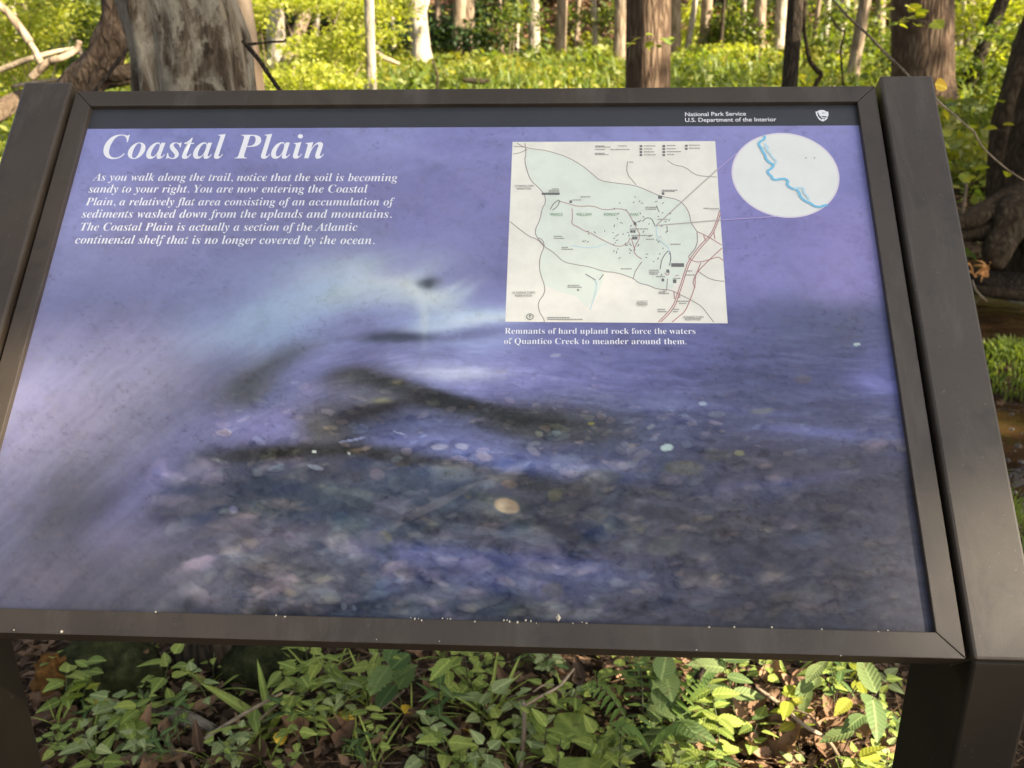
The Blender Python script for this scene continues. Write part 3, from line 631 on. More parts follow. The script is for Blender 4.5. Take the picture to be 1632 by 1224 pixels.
for x, y, s_ in ((890, 984.5, .0036), (98, 1007, .0022), (22, 1004, .001), (1313, 133.6 + 2, .001), (1322, 137, .0014), (1330, 137, .0014), (1342, 136.5, .0009), (1366, 136, .001), (600, 1019, .0008), (700, 1022, .0009), (1340, 1045, .001), (1110, 1036, .001)): crumb(x, y, s_)
tag(spart('grit', V_, F_, k.m), kind='stuff')

# ------------------------------------------------------------------ bark
def bark(name, c0, c1, c2, sc=(14, 14, 2.2), bump=1.0, dist=0.03, moss=None, blotch=None, fur=6.0, vor=0.45):
    k = NM(name, 0.9, 0.15); v = k.coord(sc); n = k.noise(v, 1.0, 8, 0.65, 0.4)
    vo = k.n('ShaderNodeTexVoronoi', feature='DISTANCE_TO_EDGE', _Scale=fur / 6); 
    va = k.n('ShaderNodeVectorMath', operation='ADD'); nz = k.n('ShaderNodeTexNoise', _Scale=0.7, _Detail=5.0); k.l(v, nz.inputs['Vector'])
    k.l(k.coord(tuple(x * 1.3 for x in sc)), va.inputs[0]); k.l(nz.outputs['Color'], va.inputs[1]); k.l(va.outputs[0], vo.inputs['Vector'])
    h = k.math('ADD', k.math('MULTIPLY', n, 1.2), k.math('MINIMUM', k.math('MULTIPLY', vo.outputs['Distance'], vor * 4), vor))
    c = k.ramp(h, [(0.25, c0), (0.75, c1), (1.0, c2)]) if False else k.ramp(k.math('MULTIPLY', h, 0.7), [(0.30, c0), (0.55, c1), (0.85, c2)])
    big = k.noise(k.coord((1.2, 1.2, .7)), 3.0, 6, 0.65)
    c = k.mix(k.ramp(big, [(0.42, (0, 0, 0)), (0.62, (.75,) * 3)]), c, tuple(x * .55 for x in c1))
    if moss: c = k.mix(k.ramp(k.noise(k.coord(), 4.5, 6, .7), [(0.5, (0, 0, 0)), (0.62, (.7,) * 3)]), c, moss)
    if blotch: c = k.mix(k.ramp(k.noise(k.coord((1, 1, .8)), 9, 4, .6), [(0.55, (0, 0, 0)), (0.60, (.8,) * 3)]), c, blotch)
    k.color(c); k.bump(h, bump, dist); return k.m
M['bark_brown'] = bark('furrowed_brown_bark', (0.030, 0.019, 0.012), (0.115, 0.074, 0.048), (0.21, 0.15, 0.10), (16, 16, 2.6), 1.0, 0.04)
M['bark_pale'] = bark('pale_grey_bark', (0.20, 0.16, 0.12), (0.40, 0.34, 0.27), (0.52, 0.46, 0.38), (5, 5, 1.5), 0.6, 0.03)
M['bark_tan'] = bark('tan_bark', (0.12, 0.08, 0.05), (0.27, 0.20, 0.14), (0.38, 0.30, 0.22), (6, 6, 1.2), 0.7, 0.03)
M['bark_dark'] = bark('dark_bark', (0.012, 0.010, 0.007), (0.045, 0.034, 0.024), (0.12, 0.085, 0.055), (30, 30, 7), 1.0, 0.02)
k = NM('weathered_snag_bark', .9, .15)
v = k.coord((20, 20, 3.0)); n1 = k.noise(v, 1.0, 9, .68, .8); n2 = k.noise(k.coord((1, 1, .6)), 11, 7, .7, .6); fine_ = k.noise(k.coord((1, 1, .5)), 60, 6, .7)
dark_ = k.ramp(n1, [(.36, (.020, .014, .009)), (.48, (.075, .055, .037)), (.58, (.14, .115, .085)), (.68, (.30, .265, .21))])
dark_ = k.mix(k.ramp(n2, [(.46, (0, 0, 0)), (.56, (.8,) * 3)]), dark_, k.ramp(fine_, [(.3, (.17, .15, .11)), (.7, (.38, .345, .27))]))
bare_ = k.ramp(k.noise(k.coord((14, 14, 1.6)), 1.0, 8, .7, .5), [(.3, (.12, .095, .065)), (.5, (.25, .21, .155)), (.75, (.36, .32, .25))])
sx_ = k.n('ShaderNodeSeparateXYZ'); k.l(k.n('ShaderNodeTexCoord').outputs['Object'], sx_.inputs[0])
msk = k.math('ADD', k.math('ADD', k.math('MULTIPLY', sx_.outputs[0], 4.0), k.math('MULTIPLY', k.math('SUBTRACT', sx_.outputs[2], 1.38), 1.6)), k.math('MULTIPLY', k.math('SUBTRACT', k.noise(k.coord((1, 1, .35)), 9, 7, .7, .5), .5), 3.2))
c = k.mix(k.ramp(msk, [(.52, (0, 0, 0)), (.68, (1, 1, 1))]), dark_, bare_)
c = k.mix(k.ramp(k.noise(k.coord((1, 1, .5)), 24, 3, .5), [(.66, (0, 0, 0)), (.70, (.9,) * 3)]), c, (.02, .015, .01))
k.color(c); k.bump(k.math('ADD', n1, k.math('MULTIPLY', fine_, .35)), 1.0, .02); M['bark_snag'] = k.m
M['bare_wood'] = bark('bare_grey_wood', (0.16, 0.125, 0.085), (0.30, 0.255, 0.19), (0.40, 0.36, 0.29), (7, 7, 1.2), 0.7, 0.008, blotch=(0.15, 0.12, 0.085))
M['bark_flaky'] = bark('flaky_bark', (0.04, 0.026, 0.016), (0.15, 0.105, 0.070), (0.28, 0.21, 0.16), (26, 26, 12), 1.0, 0.02, vor=0.3)
M['bark_root'] = bark('smooth_root_bark', (0.016, 0.011, 0.006), (0.060, 0.042, 0.024), (0.14, 0.105, 0.065), (16, 16, 7), 1.0, 0.03, vor=0.25)
M['twig'] = bark('dead_twig', (0.07, 0.05, 0.034), (0.17, 0.125, 0.085), (0.27, 0.21, 0.15), (60, 60, 60), 0.4, 0.003)
M['twig_pale'] = bark('pale_dead_wood', (0.16, 0.12, 0.08), (0.30, 0.235, 0.16), (0.42, 0.34, 0.25), (18, 18, 18), 0.4, 0.01)

def loft(name, path, radii, mat, parent=None, seg=16, rough=0.0, freq=2.0, lobes=0, lobe=0.0, sub=4, seed=0, cap=True, squash=None, twist=0.0):
    """round tapering tube along a smooth path with an uneven surface"""
    P = [Vector(p) for p in path]; Q, Rr = [], []
    for i in range(len(P) - 1):
        p0, p1, p2, p3 = P[max(i - 1, 0)], P[i], P[i + 1], P[min(i + 2, len(P) - 1)]
        for j in range(sub):
            t_ = j / sub; t2, t3 = t_ * t_, t_ ** 3
            L_ = (p2 - p1).length; m1 = (p2 - p0) * .5; m2 = (p3 - p1) * .5
            if m1.length > L_: m1 = m1 * (L_ / m1.length)
            if m2.length > L_: m2 = m2 * (L_ / m2.length)
            Q.append(p1 * (2 * t3 - 3 * t2 + 1) + m1 * (t3 - 2 * t2 + t_) + p2 * (3 * t2 - 2 * t3) + m2 * (t3 - t2))
            Rr.append(radii[i] * (1 - t_) + radii[i + 1] * t_)
    Q.append(P[-1]); Rr.append(radii[-1])
    V_, F_ = [], []; ref = None
    for i, (p, r_) in enumerate(zip(Q, Rr)):
        d = (Q[min(i + 1, len(Q) - 1)] - Q[max(i - 1, 0)]).normalized()
        if ref is None: ref = d.orthogonal().normalized()
        ref = (ref - d * ref.dot(d)).normalized(); b_ = d.cross(ref)
        for s_ in range(seg):
            a = s_ * math.tau / seg
            m = 1 + rough * mn.noise(Vector((math.cos(a) * freq, math.sin(a) * freq, i * .35 * freq / sub + seed * 7.3))) + lobe * math.cos(lobes * a + seed + twist * i)
            V_.append(p + (ref * math.cos(a) + b_ * math.sin(a)) * r_ * m)
    n = len(Q)
    F_ = [(i * seg + s_, i * seg + (s_ + 1) % seg, (i + 1) * seg + (s_ + 1) % seg, (i + 1) * seg + s_) for i in range(n - 1) for s_ in range(seg)]
    if cap: F_ += [tuple(range(seg - 1, -1, -1)), tuple(range((n - 1) * seg, n * seg))]
    o = Vector(parent.location) if parent else Vector((0, 0, 0))
    return mesh_obj(name, [q_ - o for q_ in V_], F_, mat, parent, smooth=True)

# ------------------------------------------------------------------ leaf clouds
def leaf_cloud(name, C_, sizes, mat, parent=None, up=0.35, k=4, seed=0, origin=None):
    """C_: n centres. Diamond-ish quads with random tilt."""
    r = np.random.RandomState(seed); n = len(C_)
    nrm = r.normal(size=(n, 3)); nrm[:, 2] = np.abs(nrm[:, 2]) + up; nrm /= np.linalg.norm(nrm, axis=1)[:, None]
    a = r.normal(size=(n, 3)); a -= nrm * (a * nrm).sum(1)[:, None]; a /= np.linalg.norm(a, axis=1)[:, None]
    b = np.cross(nrm, a); s_ = np.asarray(sizes)[:, None]
    asp = r.uniform(.38, .62, (n, 1))
    V_ = np.stack([C_ - a * s_ * .5, C_ + b * s_ * asp * .5 - a * s_ * .05 + nrm * s_ * .08, C_ + a * s_ * .5, C_ - b * s_ * asp * .5 - a * s_ * .05 + nrm * s_ * .08], 1).reshape(-1, 3)
    if origin is not None: V_ = V_ - np.array(origin)
    return np_mesh(name, V_, 4, mat, parent)
G1 = [(0.055, 0.10, 0.022), (0.085, 0.14, 0.030), (0.11, 0.16, 0.030), (0.15, 0.19, 0.035)]
M['leaf_under'] = leaf_mat('understory_leaf', [(0.06, 0.095, 0.022), (0.10, 0.14, 0.03), (0.16, 0.19, 0.035), (0.24, 0.25, 0.05)], 0.45, vein=False)
M['leaf_crown'] = leaf_mat('crown_leaf', [(0.035, 0.07, 0.018), (0.06, 0.10, 0.022), (0.08, 0.12, 0.03)], 0.15, vein=False)
M['leaf_bright'] = leaf_mat('yellow_green_leaf', [(0.26, 0.30, 0.05), (0.34, 0.36, 0.06), (0.42, 0.40, 0.08)], 0.5, vein=False)
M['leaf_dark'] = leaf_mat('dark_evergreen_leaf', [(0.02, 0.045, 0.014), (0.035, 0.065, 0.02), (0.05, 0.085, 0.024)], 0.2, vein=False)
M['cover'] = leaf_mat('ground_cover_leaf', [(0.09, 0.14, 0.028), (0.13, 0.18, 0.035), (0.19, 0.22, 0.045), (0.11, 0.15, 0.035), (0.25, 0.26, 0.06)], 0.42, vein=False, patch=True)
M['litter'] = leaf_mat('leaf_litter', [(0.045, 0.026, 0.015), (0.10, 0.058, 0.032), (0.17, 0.10, 0.055), (0.25, 0.15, 0.085), (0.07, 0.045, 0.03)], 0.08, 0.8, vein=False)

# ------------------------------------------------------------------ trees
def tree(name, label, px0, px1, py_base, Y, width_px, matk, px_top=None, fork=None, crown=500, top_w=None, hgt=13, group='forest trees beyond the sign'):
    """trunk seen from py_base up; px_top = where its axis crosses the top edge of the photo"""
    dist = np.linalg.norm(ray(px0, py_base)[:2]) * Y / ray(px0, py_base)[1]
    base = at(px0, py_base, Y); gz = ground_h(base.x, base.y)
    top = at(px1, 0, Y); dirv = (top - Vector((base.x, base.y, base.z)));
    if dirv.length < 1e-3 or base.z > top.z: dirv = Vector((0, 0, 1))
    dirv = dirv / dirv.z
    depth = (RW @ np.array([base.x, base.y, base.z - HC]))[2]
    r_ = width_px / 2 / FPX * depth
    foot = base + dirv * (gz - base.z)
    root = empty(name, foot); tag(root, label, 'tree', group)
    pts = [foot + Vector((0, 0, -.3)), foot + Vector((0, 0, .05)), foot + dirv * .6, foot + dirv * 2.0, foot + dirv * 5 + Vector((rnd.uniform(-.12, .12), rnd.uniform(-.1, .1), 0)), foot + dirv * 9, foot + Vector((dirv.x * 8, dirv.y * 8, 0)) * 1.1 + Vector((0, 0, hgt))]
    rad = [r_ * 1.5, r_ * 1.32, r_ * 1.07, r_ * 1.0, r_ * .92, r_ * .7, r_ * .25]
    loft('trunk', pts, rad, M[matk], root, 18, 0.10, 1.6, rnd.choice([3, 4, 5]), 0.03, 5, rnd.random() * 9)
    if fork:
        f = foot + dirv * fork
        loft('limb', [f, f + Vector((.25, 0, .8)), f + Vector((.7, .2, 3)), f + Vector((1.1, .3, 7))], [r_ * .6, r_ * .5, r_ * .4, r_ * .15], M[matk], root, 12, .08)
    for i in range(3):
        a = rnd.uniform(0, math.tau); h = hgt * rnd.uniform(.5, .8); f = foot + Vector((dirv.x * 7, dirv.y * 7, h))
        loft('limb', [foot + dirv * min(h, 9) if h < 9 else foot + Vector((dirv.x * 8.6, dirv.y * 8.6, h)), f + Vector((math.cos(a), math.sin(a), .8)), f + Vector((2.3 * math.cos(a), 2.3 * math.sin(a), 1.9))], [r_ * .35, r_ * .22, r_ * .06], M[matk], root, 8, .05, sub=3)
    if crown:
        r = np.random.RandomState(int(px0) + int(Y)); n = crown
        cl = r.normal(size=(14, 3)) * [1.9, 1.9, 1.3] + [foot.x + dirv.x * 8, foot.y + dirv.y * 8, hgt - .8]
        C_ = cl[r.randint(0, 14, n)] + r.normal(size=(n, 3)) * [.65, .65, .45]
        leaf_cloud('crown', C_, r.uniform(.22, .42, n), M['leaf_crown'], root, seed=int(px0), origin=foot)
    return root
T = tree
T('tulip_tree', 'pale grey trunk standing just right of the big dead trunk, yellow shrub at its right', 443, 436, 112, 24, 27, 'bark_pale')
T('forest_tree', 'leaning brown trunk slanting right behind the pale grey trunk near the yellow shrub', 452, 494, 112, 23, 19, 'bark_tan', crown=250)
T('forest_tree', 'thin pale tan trunk close behind the brightly sunlit slim trunk', 576, 579, 100, 30, 17, 'bark_tan', crown=300)
T('forest_tree', 'slim brightly sunlit white trunk, shortest distance right of the yellow shrub', 592, 588, 128, 17, 15, 'bark_pale', crown=200, hgt=10)
T('tulip_tree', 'broad whitish trunk widening at its foot, the brightest in the middle meadow', 673, 664, 100, 27, 29, 'bark_pale', fork=1.2)
T('forest_tree', 'left stem of the twin grey trunks in the middle of the far meadow', 729, 733, 100, 28, 19, 'bark_tan')
T('forest_tree', 'right stem of the twin grey trunks in the middle of the far meadow', 746, 747, 100, 28.3, 17, 'bark_tan', crown=200)
T('forest_tree', 'thin sapling trunk between the twin trunks and the next pale trunk', 800, 796, 95, 30, 6, 'bark_tan', crown=120, hgt=9)
T('forest_tree', 'pale trunk with a sunlit lower half, first one right of the thin sapling', 852, 850, 94, 30, 17, 'bark_pale')
T('forest_tree', 'grey-brown trunk with a sunlit foot, midway between two wider trunks', 892, 896, 98, 28, 17, 'bark_tan')
T('forest_tree', 'tan trunk peeping out along the left edge of the wide brown trunk', 988, 991, 95, 27, 22, 'bark_tan', crown=250)
T('oak_tree', 'wide furrowed brown trunk rising behind the middle right of the sign', 1032, 1034, 142, 9.5, 68, 'bark_brown', hgt=14, crown=1000)
T('forest_tree', 'grey trunk close along the right edge of the wide furrowed brown trunk', 1077, 1078, 92, 29, 15, 'bark_tan')
T('forest_tree', 'thin leaning sunlit trunk slanting up to the right beside a grey trunk', 1094, 1108, 92, 29, 9, 'bark_pale', crown=150)
T('forest_tree', 'grey trunk with a bright sun patch halfway up, right of the thin leaning one', 1121, 1127, 92, 29, 17, 'bark_tan')
T('forest_tree', 'thin dark sapling before the green shrubs in the right half of the meadow', 1147, 1154, 95, 27, 6, 'bark_dark', crown=120, hgt=9)
T('forest_tree', 'warm tan trunk left of the brightest white trunk', 1208, 1212, 94, 28, 18, 'bark_tan')
T('tulip_tree', 'brightest white sunlit trunk standing just left of the slim dark trunk', 1240, 1248, 94, 28.5, 20, 'bark_pale')
T('forest_tree', 'slim dark trunk standing near behind the sign, rough black bark', 1257, 1268, 150, 7.5, 24, 'bark_dark', crown=400, hgt=10)
T('forest_tree', 'thin pale greenish stem just right of the slim dark trunk', 1292, 1306, 94, 27, 7, 'bark_tan', crown=100, hgt=9)
T('forest_tree', 'narrow pale trunk with a broken sunlit outline, right of the greenish stem', 1313, 1319, 92, 29, 10, 'bark_pale', crown=160)
T('forest_tree', 'broad glowing tan trunk leaning slightly right, brightest near its top', 1334, 1345, 93, 28, 19, 'bark_pale')
T('forest_tree', 'grey leaning trunk half hidden in low green plants left of the big reddish trunk', 1360, 1379, 112, 20, 18, 'bark_tan', crown=300)
T('forest_tree', 'dull brown trunk in the gap left of the big reddish trunk', 1400, 1404, 92, 30, 14, 'bark_tan', crown=200)
T('oak_tree', 'largest upright reddish brown trunk, standing behind the upper right corner of the sign', 1472, 1470, 215, 12.6, 84, 'bark_brown', hgt=14, crown=1200)
T('forest_tree', 'dark trunk leaning right beyond the creek bank, left of the split trunk', 1560, 1598, 92, 16, 20, 'bark_dark', crown=300)
T('forest_tree', 'faint tan trunk far behind, right of the big reddish trunk', 1543, 1548, 80, 31, 15, 'bark_tan', crown=200)
T('forest_tree', 'small pale stem far off at the left, above the fallen branches', 110, 112, 80, 28, 9, 'bark_pale', crown=160)
T('forest_tree', 'pale distant stem among yellow leaves behind the leaning brown trunk', 478, 480, 90, 31, 10, 'bark_tan', crown=120)
for i, px in enumerate((40, 150, 520, 620, 700, 780, 825, 925, 955, 1170, 1190, 1385, 1420, 1530, 1600, 1625)):
    T('forest_tree', 'thin shaded trunk up on the leaf-strewn slope, ' + ('above the left fallen branches', 'left of the flaky leaning trunk', 'above the yellow bush', 'behind the white middle trunk', 'behind the twin trunks', 'right of the twin trunks', 'behind the thin centre sapling', 'near the grey-brown trunk', 'left of the wide brown trunk', 'behind the green bush at right', 'left of the warm tan trunk', 'behind the grey leaning trunk', 'behind the dull brown gap trunk', 'right of the reddish trunk', 'above the dark leaning trunk', 'above the split bank tree')[i], px, px + rnd.uniform(-6, 6), 62 + rnd.uniform(-10, 8), rnd.uniform(36, 44), rnd.uniform(7, 15), rnd.choice(['bark_tan', 'bark_dark', 'bark_tan']), crown=160, group='thin shaded trunks up on the slope')

for lab, p0, p1, pb, Yd, wd, mk in (
 ('thin sunlit trunk in the gap between the white middle trunk and the slim bright one', 628, 622, 92, 31, 8, 'bark_pale'), ('pale trunk crossing behind the white middle trunk\'s right edge', 700, 697, 88, 33, 9, 'bark_tan'),
 ('thin pale trunk left of the pair of pale trunks in the centre', 822, 826, 88, 32, 7, 'bark_pale'), ('thin tan trunk right of the grey-brown trunk with the sunlit foot', 918, 922, 88, 33, 8, 'bark_tan'), ('slender pale trunk midway between the centre trunks and the wide brown one', 950, 946, 90, 31, 8, 'bark_pale'),
 ('thin bright trunk between the sapling and the warm tan trunk', 1182, 1186, 88, 32, 8, 'bark_pale'), ('thin tan trunk touching the glowing leaning trunk on its right', 1356, 1362, 88, 31, 9, 'bark_tan'), ('slim pale trunk just left of the big reddish trunk', 1418, 1424, 86, 32, 9, 'bark_pale'),
 ('slim leaning trunk far off between the reddish trunk and the dark leaning one', 1528, 1536, 80, 30, 8, 'bark_pale'), ('short-looking bright trunk at the far left among yellow leaves', 25, 20, 84, 27, 9, 'bark_pale'), ('thin bright trunk between the leaning brown trunk and the yellow shrub', 502, 508, 84, 29, 7, 'bark_pale'), ('thin tan trunk peeping out left of the slim bright trunk', 548, 545, 88, 30, 7, 'bark_tan')):
    T('forest_tree', lab, p0, p1, pb, Yd, wd, mk, crown=90)

# ---- the dead snag at the left
def snag():
    Y = 2.75
    A = [at(303, 140, Y), at(296, 70, Y), at(278, 0, Y)]; depth = 2.85
    w = lambda p_: p_ / 2 / FPX * depth
    base = A[0].copy(); base.z = 0
    root = empty('dead_tree', (base.x - .02, base.y, 0)); tag(root, "big weathered dead trunk, grey and brown, behind the sign's top left", 'dead tree')
    up = (A[2] - A[0]).normalized()
    pts = [Vector((base.x, base.y, -.25)), Vector((base.x, base.y, .12)), Vector((base.x - .0, base.y, .6)), Vector((base.x + .01, base.y, 1.0)), A[0], A[1], A[2], A[2] + up * .9 + Vector((-.05, 0, 0)), A[2] + up * 2.6, A[2] + up * 4.2]
    rad = [.84 * w(p_) for p_ in (350, 285, 215, 194, 188, 184, 172, 160, 140, 60)]
    # fluted body built by hand for deep folds
    o = loft('trunk', pts, rad, M['bark_snag'], root, 72, 0.10, 1.7, 0, 0, 10, 2.2)
    me = o.data
    for v_ in me.vertices:
        c = v_.co; a = math.atan2(c.y, c.x - 0.0 * c.z)
        f = 0.013 * math.sin(a * 3 + c.z * 1.1) + 0.010 * math.sin(a * 8 - c.z * 1.6 + 1) + .005 * math.sin(a * 17 + c.z * 2) + 0.012 * mn.noise(Vector((math.cos(a) * 5, math.sin(a) * 5, c.z * .7))) + 0.006 * mn.noise(Vector((c.x * 30, c.y * 30, c.z * 9)))
        d = Vector((c.x, c.y, 0)).normalized(); v_.co = c + d * f
    me.update()
    return root
snag_o = snag()
T('forest_tree', 'smooth grey-brown trunk directly behind the right edge of the big dead trunk', 404, 381, 145, 4.3, 34, 'bark_tan', crown=0, hgt=9)
# roots of the snag reaching toward the sign
for i, pts in enumerate(([(-.78, 2.5, .30), (-.74, 2.28, .12), (-.66, 2.08, .03), (-.52, 1.9, -.02)], [(-1.0, 2.5, .25), (-1.12, 2.25, .10), (-1.22, 2.0, .02), (-1.35, 1.8, -.03)])):
    o = loft('root', [Vector(p) for p in pts], [.10, .075, .05, .02], M['bark_root'], snag_o, 14, .25, 2.5, sub=6, seed=i)
# leaning buttress trunk to its left
def thing_loft(name, label, cat, path, radii, mat, group=None, **kw):
    root = empty(name, path[0]); tag(root, label, cat, group)
    loft('bough' if cat in ('branch', 'log', 'twig') else 'trunk', path, radii, mat, root, **kw); return root
Y = 3.6
rt = thing_loft('forest_tree', 'flaky brown trunk bending down to the left beside the big dead trunk', 'tree', [at(95, 175, Y), at(132, 133, Y), at(160, 100, Y), at(180, 60, Y), at(186, 20, Y), at(187, -20, Y), at(190, -300, Y)], [.075, .078, .062, .056, .048, .042, .03], M['bark_flaky'], seg=28, rough=.35, freq=2.5, sub=7, seed=3)
loft('root', [at(160, 110, Y), at(190, 118, Y), at(225, 108, Y + .1)], [.035, .03, .03], M['bark_flaky'], rt, 14, .3)
# fallen branches and logs at the left
BR = [
 ('log', 'dark rotting log at the left edge, just beyond the sign\'s left arm', [at(-60, 200, 4.6), at(-10, 180, 4.8), at(30, 160, 5), at(60, 150, 5.2)], [.05, .052, .045, .03], 'bark_flaky'),
 ('log', 'mossy pale branch lying between the leaning trunk and the dead trunk', [at(140, 142, 4.2), at(172, 134, 4.2), at(200, 128, 4.2), at(240, 124, 4.3)], [.022, .024, .022, .02], 'bark_root'),
 ('branch', 'brown fallen branch angling up right from the sign\'s left arm', [at(50, 124, 6), at(62, 112, 6), at(78, 98, 6), at(98, 92, 6), at(120, 80, 6.1), at(128, 66, 6.1)], [.024, .026, .024, .020, .018, .012], 'bark_tan'),
 ('branch', 'long sunlit bleached branch lying low across the far left', [at(-20, 120, 9), at(30, 100, 9), at(60, 90, 9), at(90, 82, 9.2), at(122, 76, 9.3)], [.05, .048, .04, .034, .02], 'twig_pale'),
 ('branch', 'bright bleached stub standing at the left between fallen branches', [at(72, 108, 8.5), at(62, 95, 8.5), at(54, 78, 8.5), at(46, 66, 8.5)], [.045, .05, .045, .04], 'twig_pale'),
 ('branch', 'brown leaning limb slanting to the upper left above the bleached stub', [at(48, 68, 8.5), at(36, 50, 8.5), at(14, 22, 8.5), at(-10, 0, 8.5), at(-60, -60, 8.6)], [.04, .038, .034, .03, .02], 'bark_tan'),
 ('branch', 'short bright stub right of the fallen branches at the left', [at(136, 104, 8), at(131, 92, 8), at(126, 78, 8), at(123, 64, 8)], [.03, .033, .028, .018], 'twig_pale'),
 ('branch', 'flat sunlit branch lying in the grass behind the left fallen branches', [at(20, 138, 7), at(60, 131, 7), at(110, 126, 7), at(150, 128, 7)], [.022, .024, .022, .012], 'twig_pale'),
 ('branch', 'thin dark branch slanting down left in front of the dead trunk\'s left side', [at(204, 78, 2.6), at(188, 98, 2.55), at(168, 124, 2.5), at(140, 160, 2.45)], [.004, .0055, .006, .006], 'bark_dark'),
 ('branch', 'thin dark branch slanting down right from the dead trunk\'s right side', [at(388, 66, 2.7), at(400, 80, 2.65), at(416, 100, 2.6), at(432, 124, 2.6), at(456, 158, 2.55)], [.006, .0065, .006, .006, .006], 'bark_dark'),
 ('branch', 'thin horizontal twig poking right from the dead trunk, hooked at its end', [at(390, 71, 2.7), at(412, 69, 2.7), at(432, 67, 2.7), at(452, 66, 2.7), at(456, 62, 2.7)], [.004, .0035, .003, .003, .002], 'bark_dark'),
 ('log', 'bleached log propped low behind the slim sunlit trunk', [at(570, 112, 18), at(590, 84, 18), at(612, 92, 18.4), at(636, 102, 18.8)], [.06, .08, .08, .05], 'twig_pale'),
 ('log', 'short dark log lying in the meadow behind the middle of the sign', [at(738, 128, 16), at(752, 129, 16), at(768, 130, 16), at(780, 128, 16)], [.03, .045, .045, .02], 'bark_dark'),
 ('vine', 'crooked brown vine hanging to the ground right of the slim dark trunk', [at(1284, 0, 9), at(1281, 40, 9), at(1285, 70, 9), at(1290, 95, 9), at(1300, 110, 9), at(1309, 119, 9), at(1302, 130, 9), at(1296, 150, 9)], [.018, .018, .018, .02, .022, .022, .02, .018], 'bark_root'),
 ('vine', 'thin dark sagging vine between the glowing trunk and the grey leaning trunk', [at(1324, 26, 8.5), at(1336, 46, 8.5), at(1346, 52, 8.5), at(1340, 78, 8.5), at(1342, 110, 8.5), at(1344, 140, 8.5)], [.008, .009, .008, .009, .009, .008], 'bark_dark'),
 ('branch', 'dark crooked twig standing in the meadow behind the left middle of the sign', [at(694, 150, 10), at(698, 125, 10), at(692, 105, 10), at(690, 92, 10)], [.012, .013, .010, .006], 'bark_dark'),
 ('branch', 'long thin bare branch sloping down right across the big reddish trunk', [at(1318, -12, 3), at(1345, 20, 2.9), at(1362, 36, 2.9), at(1386, 58, 2.8), at(1410, 84, 2.8), at(1436, 108, 2.7), at(1456, 130, 2.6), at(1476, 150, 2.6)], [.002, .003, .0035, .0035, .0035, .003, .003, .002], 'twig'),
 ('branch', 'thin pale twig drooping right from the right arm toward the split trunk', [at(1478, 140, 2.4), at(1500, 166, 2.4), at(1522, 184, 2.4), at(1540, 200, 2.4), at(1552, 210, 2.4), at(1564, 232, 2.4), at(1584, 252, 2.4), at(1608, 272, 2.4), at(1640, 292, 2.4)], [.0020, .0024, .0020, .0022, .0024, .0022, .0020, .0020, .0018], 'twig_pale'),
 ('branch', 'hair-thin dark twig level across the grass right of the sign\'s right arm', [at(1570, 655, 3.4), at(1600, 652, 3.4), at(1620, 655, 3.4), at(1650, 656, 3.4)], [.003, .003, .0028, .0025], 'bark_dark'),
 ('branch', 'upright pale dead stalk on the dark bank left of the split trunk', [at(1534, 340, 5.8), at(1537, 318, 5.8), at(1540, 296, 5.8), at(1532, 288, 5.8)], [.008, .009, .009, .006], 'twig'),
]
for nm, lab, pts, rad, mk in BR:
    if pts[0].y > 6.5 and mk == 'twig_pale': rad = [r_ * .62 for r_ in rad]
    thing_loft(nm, lab, 'branch' if nm == 'branch' else ('vine' if nm == 'vine' else 'log'), pts, rad, M[mk], seg=10 if nm != 'log' else 16, rough=.15 if nm != 'log' else .3, sub=5, seed=len(lab))

# ---- split trunk with roots over the creek, right edge
Y = 6.6
w = lambda p_: p_ / 2 / FPX * 6.8
root = empty('bank_tree', at(1660, 340, Y)); tag(root, 'dark leaning trunk with a long split and sprawling roots on the creek bank', 'tree')
o = loft('trunk', [at(1668, 420, Y), at(1664, 350, Y), at(1652, 290, Y), at(1655, 230, Y), at(1668, 170, Y), at(1690, 90, Y), at(1725, 0, Y), at(1800, -250, Y)], [w(165), w(150), w(135), w(130), w(128), w(126), w(122), w(90)], M['bark_root'], root, 40, .10, 2, 5, .03, 8, 1.5)
loft('bark_edge', [at(1590, 262, Y - .28), at(1597, 215, Y - .30), at(1606, 165, Y - .3), at(1618, 125, Y - .28), at(1640, 78, Y - .25), at(1668, 10, Y - .2)], [.025, .04, .045, .045, .045, .04], M['bark_root'], root, 14, .2, sub=6)
for i, (pts, rad) in enumerate([
    ([at(1640, 318, Y - .2), at(1604, 326, Y - .4), at(1570, 342, Y - .5), at(1535, 352, Y - .6), at(1490, 356, Y - .6)], [.16, .10, .075, .06, .05]),
    ([at(1650, 350, Y - .2), at(1612, 350, Y - .5), at(1596, 380, Y - .6), at(1590, 405, Y - .7), at(1586, 428, Y - .75)], [.18, .15, .10, .08, .04]),
    ([at(1600, 352, Y - .45), at(1575, 368, Y - .55), at(1550, 372, Y - .55), at(1515, 378, Y - .6), at(1480, 384, Y - .6)], [.10, .06, .05, .045, .03]),
    ([at(1560, 352, Y - .5), at(1535, 366, Y - .5), at(1505, 372, Y - .5)], [.05, .06, .05]),
    ([at(1660, 350, Y - .3), at(1650, 372, Y - .5), at(1655, 400, Y - .6), at(1665, 440, Y - .7)], [.14, .11, .09, .06])]):
    loft('root', pts, rad, M['bark_root'], root, 16, .28, 2, sub=6, seed=i * 2)
thing_loft('log', 'wet dark log lying along the far waterline at the right edge', 'log', [at(1536, 432, 6.2), at(1556, 446, 6.1), at(1590, 452, 6.1), at(1650, 456, 6.1), at(1720, 460, 6.2)], [.05, .075, .085, .08, .06], M['bark_dark'], seg=20, rough=.4, freq=3, sub=6, seed=5)
